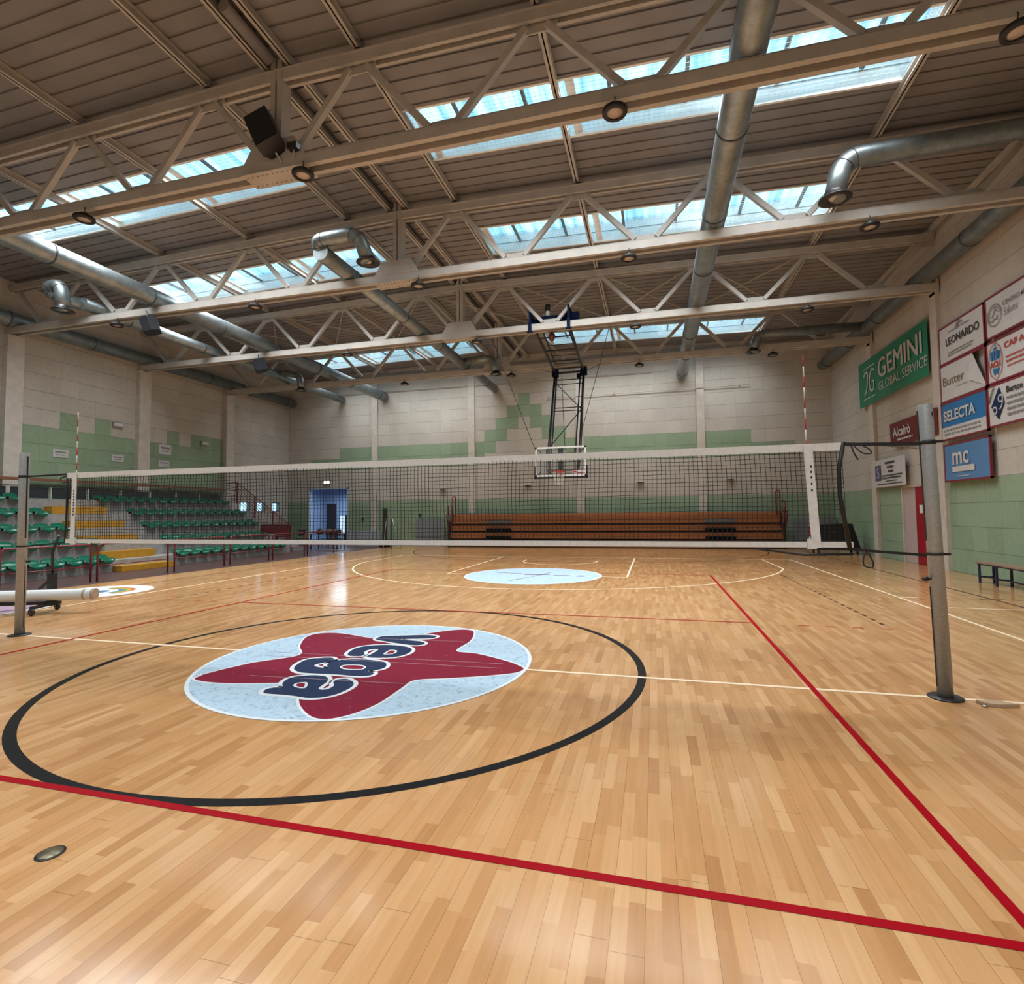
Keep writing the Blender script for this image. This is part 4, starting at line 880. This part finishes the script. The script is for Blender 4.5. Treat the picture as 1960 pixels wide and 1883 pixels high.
# ================================================================== BALL CART (black)
t = thing('ball_cart', (9.6, 17.0, 0), 'black covered ball cart on wheels in the right far corner', 'ball cart')
P(MB().box(8.92, 16.5, .16, 10.40, 17.3, .24), 'base_frame', blackp)
q = MB().prism([(8.95, 16.55), (10.38, 16.55), (10.38, 17.3), (8.95, 17.3)], .22, .24); P(q, 'deck', blackp)
v = [(8.95, 16.52, .22), (10.40, 16.52, .22), (10.40, 17.3, .22), (8.95, 17.3, .22), (9.02, 16.6, 1.10), (10.18, 16.6, 1.13), (10.18, 17.22, 1.13), (9.02, 17.22, 1.10)]
P(MB().add(v, [(0, 3, 2, 1), (4, 5, 6, 7), (0, 1, 5, 4), (1, 2, 6, 5), (2, 3, 7, 6), (3, 0, 4, 7)]), 'cover', mat('black_cloth', (.014, .014, .017), .9, bump=.8, bscale=14))
for x in (9.02, 10.3):
    for y in (16.58, 17.22): P(MB().lathe([(0, -.02), (.07, -.02), (.075, 0), (.07, .02), (0, .02)], (x, y, .075), 16, ax='x').box(x-.03, y-.01, .07, x+.03, y+.01, .17), 'caster', blackp)
# ================================================================== ORANGE TELESCOPIC BLEACHER
orm = mat('bleacher_orange', (.40, .150, .052), .45, noise=.12, nscale=2.5); ord_ = mat('bleacher_edge', (.05, .014, .008), .8, spec=.1); greyt = mat('tread_grey', (.12, .14, .16), .6)
t = thing('telescopic_bleacher', (.9, 19.5, 0), 'closed orange-brown retractable bleacher against the far wall', 'bleacher')
P = lambda q, n, m, lab=None, par=None: rel(q, t).build(n, m, par or t, lab)
BX0, BX1 = -6.70, 8.42
lv = [(.0, .34, 19.20), (.38, .72, 19.26), (.76, 1.06, 19.32), (1.10, 1.40, 19.40)]
for (z0, z1, y) in lv:
    q = MB(); q.box(BX0, y, z0+.05, BX1, 19.5, z1)
    P(q, 'row_panel', orm); P(MB().box(BX0, y-.03, z1, BX1, y+.02, z1+.035), 'seat_lip', ord_ if z1 < 1.1 else orm)
P(MB().box(BX0, 19.50, 1.43, BX1, 19.54, 1.62), 'top_backrest', orm); P(MB().box(BX0, 19.20, 0, BX1, 19.9, .05), 'plinth', black)
P(MB().box(BX0+.02, 19.51, .06, BX1-.02, 19.98, 1.42), 'under_frame', mat('recess_black', (.008, .008, .01), .9, spec=.05)); P(MB().box(BX0-.12, 19.18, 0, BX0, 20.0, 1.25).box(BX1, 19.18, 0, BX1+.10, 20.0, 1.15), 'end_panel', black)
for (a, b) in ((-4.82, -3.58), (5.30, 6.53)):
    q = MB(); q.box(a, 19.12, .40, b, 19.3, .56); q.box(a, 19.16, .77, b, 19.35, .93); P(q, 'step_recess', mat('recess_black', (.008, .008, .01), .9, spec=.05), 'black step cut-out')
    P(MB().box(a, 19.26, 1.16, b, 19.5, 1.30), 'step_tread', greyt, 'grey step tread')
for x, s in ((BX0+.05, 1), (BX1-.05, -1)):
    for k, (y, zt, xo, xi) in enumerate(((19.22, 1.62, .24, .02), (19.34, 2.05, .20, -.02), (19.50, 2.52, .02, -.14))):
        P(MB().tube(bend([(x-s*xo*.6, y, .9), (x-s*xo, y, zt), (x-s*xi, y, zt), (x-s*xi, y, .9)], .08), .028, 8).tube([(x-s*xo, y, zt-.30), (x-s*xi, y, zt-.30)], .02, 8), 'hand_rail', red, 'dark red loop handrail')
# ================================================================== CONCRETE STAND WITH GREEN SEATS (left)
t = thing('spectator_stand', (-14.8, 4, 0), 'grey concrete spectator stand of five tiers along the left wall', 'grandstand')
P = lambda q, n, m, lab=None, par=None: rel(q, t).build(n, m, par or t, lab)
SX = [-12.70-.80*i for i in range(5)]; SZ = [.34+.475*i for i in range(5)]; SY0, SY1 = -9.0, 15.0
for i in range(5):
    x1 = SX[i]; x0 = SX[i+1] if i < 4 else WL+.01
    P(MB().box(x0-.001, SY0, 0, x1, SY1-(.3*i if False else 0), SZ[i]), 'tier', concrete)
yel = mat('step_yellow', (.42, .20, .010), .6, noise=.12)
for i in range(5):
    x = SX[i]; z0 = SZ[i-1] if i else 0; h = SZ[i]-z0; y0, y1 = (6.95, 8.75) if i < 3 else (7.15, 8.92)
    P(MB().box(x, y0, z0+.004, x+.36, y1, z0+h*.5), 'yellow_step', yel, 'yellow painted concrete step')
# glazed balustrade behind the top row, wooden handrail on the wall
t = thing('balustrade', (-16.3, 3, SZ[4]), 'low dark-paned balustrade behind the top seat row of the stand', 'balustrade')
pane = mat('smoked_pane', (.025, .035, .042), .25)
y = -8.0; q1 = MB()
while y < 14.6:
    rel(MB().box(-16.33, y+.06, SZ[4]+.05, -16.31, y+1.14, SZ[4]+.40), t).build('dark_panel', pane, t)
    rel(MB().box(-16.30, y-.012, SZ[4], -16.275, y+.012, SZ[4]+.42), t).build('post', pilm, t); y += 1.2
rel(MB().box(-16.34, -8.0, SZ[4]+.42, -16.27, 14.6, SZ[4]+.45), t).build('top_rail', black, t)
t = thing('wall_handrail', (-16.7, 3, 2.93), 'long reddish wooden handrail fixed along the left wall above the stand', 'handrail')
rel(MB().box(-16.74, -8, 2.87, -16.62, 15.3, 2.96), t).build('wooden_rail', mat('rail_wood', (.22, .10, .055), .5), t)
for k in range(12): rel(MB().box(WL, -7.5+2*k, 2.88, -16.7, -7.46+2*k, 2.91), t).build('bracket', black, t)
# seats
seatm = mat('seat_green', (.003, .095, .055), .25)
def seat():
    t = thing('stadium_seat', (0, 0, 0), 'x', 'stadium seat'); n = 8; k = 8; v = []
    for j in range(k+1):
        for i in range(n+1):
            u = -1+2*i/n; s_ = j/k; w_ = .215*(1-.12*(abs(s_-.5)*2)**3)
            y = u*w_; x = .19-.38*s_
            z = .075-.05*math.cos(s_*PI*.9)*.0-.035*math.sin(PI*s_)*(1-u*u)
            if s_ < .22: z -= .16*(1-s_/.22)**1.6*(1-.75*abs(u)**2.2)
            if s_ > .78: z += .11*((s_-.78)/.22)**1.4*(1-.3*u*u)
            v.append((x, y, z))
    q = MB(); q.add(v, [(j*(n+1)+i, j*(n+1)+i+1, (j+1)*(n+1)+i+1, (j+1)*(n+1)+i) for j in range(k) for i in range(n)], 0, True)
    o = q.build('seat_shell', seatm, t, recalc=False); md = o.modifiers.new('s', 'SOLIDIFY'); md.thickness = .014; md.offset = 0
    MB().box(-.16, -.12, -.0, -.03, -.08, .062).box(-.16, .08, 0, -.03, .12, .062).build('seat_foot', black, t); return t
s0 = seat(); first = True
rn = ('front', 'second', 'third', 'fourth', 'top')
yst = [(6.95, 9.55), (6.55, 9.05), (6.35, 8.45), (6.0, 9.3), (6.3, 9.2)]
lim = [(1.2, 6.95, 9.05, 14.75), (1.2, 7.3, 9.3, 14.6), (1.9, 6.85, 9.25, 14.75), (2.3, 6.75, 9.35, 14.75), (2.6, 6.55, 8.75, 14.75)]
for i in range(5):
    for a, b, side in ((lim[i][0], lim[i][1], 'before'), (lim[i][2], lim[i][3], 'beyond')):
        y = b-.25 if side == 'before' else a+.25
        if side == 'beyond': a, b = lim[i][2], lim[i][3]; y = a+.25
        while a < y < b:
            o = s0 if first else copy_tree(s0); first = False
            o.location = (SX[i]-.02, y, SZ[i]+.004); o['group'] = 'green seats, %s row, %s the yellow steps' % (rn[i], side)
            o['label'] = 'green plastic shell seat in the %s row of the stand, %s the yellow steps' % (rn[i], side)
            y += -.46 if side == 'before' else .46
# safety railings in front of the stand
def rail(y0, y1, x0, x1, lab):
    t = thing('safety_railing', (x0, y0, 0), lab, 'railing', 'dark red railings before the stand')
    a = (x0, y0); b = (x1, y1); rel(MB().tube(bend([(*a, 0), (*a, .95), (*b, .95), (*b, 0)], .12, 6), .024, 10), t).build('frame_tube', red, t); rel(MB().tube([(*a, .40), (*b, .40)], .012, 8), t).build('lower_rail', red, t)
    return t
ed = lambda y: -10.70+.016*(y-4.8)
for (a, b, n_) in ((.9, 2.75, 'crossing behind the cart'), (2.9, 4.82, 'whose right end stands just before the yellow steps'), (4.98, 6.98, 'directly before the yellow steps'), (7.20, 9.05, 'right of the yellow steps'), (9.3, 11.1, 'fifth along from the camera'), (11.3, 13.1, 'sixth along from the camera'), (13.3, 15.1, 'farthest along the stand')):
    rail(a, b, ed(a), ed(b), 'dark red tubular safety railing, %s' % n_)
# staircase with railing at the far end of the stand
t = thing('staircase', (-15, 15.9, 0), 'grey stairs with dark red barred railing at the far end of the stand', 'staircase')
P = lambda q, n, m, lab=None, par=None: rel(q, t).build(n, m, par or t, lab)
q = MB(); ns = 12
for k in range(ns): q.box(-16.2+.27*k, 15.5, 0, -16.2+.27*(k+1), 16.3, 1.80-.145*k)
P(q, 'steps', concrete); P(MB().box(WL+.01, 15.32, 0, -16.2, 16.3, 1.82), 'landing', concrete)
rr_ = [(-16.80, 15.42, 3.22), (-16.0, 15.42, 3.24), (-13.05, 15.42, 1.20)]
for k in range(8):
    dz = -.125*k; P(MB().tube([(p[0], p[1], p[2]+dz) for p in rr_], .022 if k == 0 else .013, 8), 'rail_bar', red)
for (x, z) in ((-16.80, 3.22), (-16.0, 3.24), (-15.0, 2.55), (-14.0, 1.86), (-13.05, 1.2)): P(MB().box(x-.02, 15.40, z-1.0, x+.02, 15.44, z), 'rail_post', red)
t = thing('equipment_counter', (-13.6, 15.2, 0), 'dark red boarded counter at the foot of the stand stairs', 'counter')
rel(MB().box(-14.45, 15.04, .66, -12.85, 15.08, 1.22), t).build('front_board', red, t); rel(MB().box(-14.45, 15.04, 1.20, -12.85, 15.35, 1.25), t).build('counter_top', red, t)
rel(MB().box(-14.35, 15.025, .72, -12.95, 15.039, .735).box(-14.35, 15.025, 1.12, -12.95, 15.039, 1.135), t).build('trim_strip', mat('pale_trim', (.4, .3, .3), .5), t)
for x in (-14.4, -12.95): rel(MB().box(x-.04, 15.09, 0, x+.04, 15.33, .66), t).build('leg', red, t)
# ================================================================== CART WITH WHITE TUBE
t = thing('rolling_post_cart', (-7.2, 1.4, 0), 'low black wheeled cart carrying a long white padded tube at the left edge', 'cart')
P = lambda q, n, m, lab=None, par=None: rel(q, t).build(n, m, par or t, lab)
A_ = Vector((-9.3, .42, .30)); B_ = Vector((-6.34, 1.67, .30)); d = (B_-A_).normalized(); n2 = Vector((-d.y, d.x, 0))
P(MB().tube([A_, B_], .095, 24), 'white_tube', mat('tube_white', (.62, .66, .67), .35), 'long white padded tube'); P(MB().tube([B_-d*.16, B_-d*.13], .099, 24).tube([B_-d*.03, B_+d*.012], .099, 24), 'end_band', mat('band_tan', (.40, .30, .22), .5))
P(MB().bar(A_+Vector((0, 0, -.13)), B_-d*.55+Vector((0, 0, -.13)), .10, .05), 'base_beam', black)
c_ = B_-d*.78
P(MB().bar(c_+n2*-.30+Vector((0, 0, -.17)), c_+n2*.30+Vector((0, 0, -.17)), .06, .05), 'cross_beam', black)
P(MB().bar(c_+n2*.16+Vector((0, 0, -.2)), c_+n2*.16+Vector((0, 0, .36)), .10, .10), 'upright_socket', black); P(MB().tube([c_+n2*.16+Vector((0, 0, .3)), c_+n2*.16+Vector((-.02, 0, .72)), c_+n2*.16+Vector((.12, .0, 1.02))], .022, 8), 'mast', black)
P(MB().bar(c_+n2*.2+Vector((-.42, -.05, -.05)), c_+n2*.16+Vector((-.02, 0, .26)), .04, .05), 'brace', black)
for s in (-.30, .30):
    w_ = c_+n2*s; w_.z = .062; P(MB().lathe([(0, -.02), (.055, -.02), (.062, 0), (.055, .02), (0, .02)], w_, 18, ax='y').box(w_.x-.015, w_.y-.025, .06, w_.x+.015, w_.y+.025, .13), 'caster', blackp)
# ================================================================== SMALL THINGS ON THE WALLS
def wsign(y, z, w, h, lab):
    t = thing('paper_sign', (WL+.02, y, z), lab, 'sign', 'white signs on the left wall'); MB().box(-.012, 0, 0, 0, w, h).build('sheet', vinyl, t)
    q = MB(); q.box(0, w*.14, h*.55, .002, w*.86, h*.74); q.box(0, w*.2, h*.25, .002, w*.78, h*.36); q.build('print', inkg, t)
wsign(7.98, 3.74, .50, .28, 'small white printed sign on the green wall, leftmost one behind the left antenna'); wsign(10.02, 3.78, .48, .26, 'small white printed sign on the green wall, just before the second pilaster')
wsign(12.0, 3.74, .50, .27, 'small white printed sign on the green wall, lowest one beyond the second pilaster'); wsign(12.02, 4.28, .56, .42, 'greyish square sign above another sign beyond the second pilaster')
def elamp(loc, rz, lab, lit=False):
    t = thing('emergency_light', loc, lab, 'emergency light', rz=rz); MB().box(-.20, -.07, -.09, .20, 0, .09).build('housing', mat('fixture_grey', (.3, .3, .28), .5), t)
    MB().box(-.17, -.085, -.06, .17, -.07, .06).build('lens', mat('lens_lit', (.8, .8, .6), .4, emit=(1, 1, .75), es=6.0) if lit else vinyl, t)
elamp((-14.30, YF-.01, 3.46), 0, 'lit emergency light above the blue doorway', True)
elamp((WL+.01, 10.2, 5.2), PI/2, 'unlit emergency light high on the left wall before the second pilaster'); elamp((WL+.01, 14.3, 5.0), PI/2, 'unlit emergency light high on the left wall beyond the second pilaster')
for x, z, lab in ((-7.45, 2.98, 'left of the hoop'), (2.55, 3.08, 'right of the hoop'), (6.5, 3.12, 'near the right corner'), (-2.9, 3.05, 'under the green zigzag')):
    t = thing('wall_bracket', (x, YF, z), 'small grey bracket on the far wall %s' % lab, 'bracket'); MB().box(-.16, -.14, -.03, .16, 0, .0).build('plate', pilm, t); MB().box(-.14, -.12, -.06, .14, -.02, -.03).build('shade', black, t)
for z, x0, x1, lab in ((8.28, -13.5, 3.2, 'upper'), (7.33, -1.9, 7.4, 'lower')):
    t = thing('wall_pipe', (x0, YF-.08, z), 'thin pale pipe running level across the far wall, %s one' % lab, 'pipe'); rel(MB().tube([(x0, YF-.08, z), (x1, YF-.08, z)], .016, 8), t).build('pipe_run', pilm, t)
    k = x0+.5
    while k < x1: rel(MB().box(k-.015, YF-.08, z-.02, k+.015, YF, z+.02), t).build('clip', inkg, t); k += 2.8
# grey wall pads
padm = mat('pad_grey', (.20, .22, .25), .7); padl = mat('pad_light', (.40, .42, .46), .7)
t = thing('wall_pad', (-8.1, YF-.1, 0), 'large dark grey pad standing against the far wall left of the bleacher', 'wall pad'); MB().box(-.78, -.12, .0, .80, 0, 1.40).build('pad', padm, t); q = MB(); [q.box(-.78, -.125, z, .80, -.118, z+.02) for z in (.45, .9)]; q.build('seam', black, t)
t = thing('wall_pad', (-11.95, YF-.1, 0), 'low light grey pad against the far wall right of the blue doorway', 'wall pad'); MB().box(-1.0, -.12, 0, 1.0, 0, .80).build('pad', padl, t); MB().box(-.4, -.125, 0, -.38, -.118, .8).build('seam', black, t)
t = thing('wall_pad', (9.9, YF-.1, 0), 'dark grey pad against the far wall in the right corner', 'wall pad'); MB().box(-.9, -.12, 0, .75, 0, 1.30).build('pad', padm, t)
t = thing('exit_sign', (-12.1, YF-.01, 1.42), 'tiny dark square switch right of the blue doorway', 'switch'); t.name = 'wall_switch'; MB().box(-.06, -.03, -.06, .06, 0, .06).build('plate', black, t)
t = thing('wall_switch', (-8.75, YF-.01, 1.62), 'tiny dark square switch above the dark grey pad', 'switch'); MB().box(-.07, -.03, -.07, .07, 0, .07).build('plate', black, t)
# trestle / stand and rolled pole near the far wall
t = thing('folded_table', (-9.95, 18.6, 0), 'dark folded table top standing on edge near the far wall', 'table'); t.rotation_euler = (0, 0, 1.35); MB().box(-.16, -.02, .12, .16, .02, 1.95).build('table_top', mat('dark_brown', (.03, .025, .025), .5), t)
for x in (-.13, .13): MB().box(x-.02, -.22, 0, x+.02, .22, .12).build('foot', black, t)
t = thing('trestle', (-9.05, 17.6, 0), 'small metal trestle beside the folded table', 'trestle')
MB().tube([(0, 0, 1.5), (.45, .1, .0)], .018, 8).build('leg', steel, t); MB().tube([(0, 0, 1.5), (-.05, .1, .0)], .02, 8).build('leg', black, t); MB().tube([(-.35, .1, 1.35), (-.5, .1, 0)], .018, 8).build('leg', steel, t); MB().tube([(-.4, .1, 1.38), (.0, 0, 1.5)], .016, 8).build('cross_bar', steel, t)
# clutter before the doorway
def chair(loc, rz, lab, m):
    t = thing('stacking_chair', loc, lab, 'chair', rz=rz); MB().box(-.22, -.22, .43, .22, .22, .47).build('seat', m, t); MB().box(-.22, .19, .6, .22, .22, .90).build('backrest', m, t)
    for x in (-.2, .2):
        MB().tube([(x, -.2, 0), (x, -.2, .43)], .013, 8).build('leg', steel, t); MB().tube([(x, .2, 0), (x, .2, .88)], .013, 8).build('leg', steel, t)
    return t
dk = mat('dark_seat', (.02, .016, .02), .6)
chair((-12.5, 18.3, 0), .5, 'dark chair before the blue doorway, nearest the glass door', dk); chair((-13.3, 18.7, 0), -.4, 'blue chair before the blue doorway', mat('chair_blue', (.02, .07, .16), .5)); chair((-14.4, 18.2, 0), 1.0, 'dark chair left of the blue doorway', dk)
t = thing('folding_table', (-12.35, 17.3, 0), 'dark table with stacked bundles before the blue doorway', 'table'); MB().box(-.8, -.35, .70, .8, .35, .74).build('table_top', mat('table_maroon', (.06, .015, .015), .5), t)
for x in (-.72, .72):
    for y in (-.3, .3): MB().box(x-.02, y-.02, 0, x+.02, y+.02, .70).build('leg', black, t)
for k, (x, y, m_) in enumerate(((-.45, .05, dk), (.0, .1, mat('bundle_brown', (.10, .04, .02), .7)), (.4, 0, dk))):
    tb = thing('equipment_bag', (-12.35+x, 17.3+y, .74), ('dark bag at the left end of the dark table', 'brown bundle in the middle of the dark table', 'dark bag at the right end of the dark table')[k], 'bag')
    q = MB(); q.lathe([(0, 0), (.16, .0), (.19, .06), (.17, .16), (.09, .22), (0, .23)], n=14); q.build('body', m_, tb); MB().tube([(-.08, 0, .2), (0, 0, .29), (.08, 0, .2)], .01, 6).build('handle', black, tb)
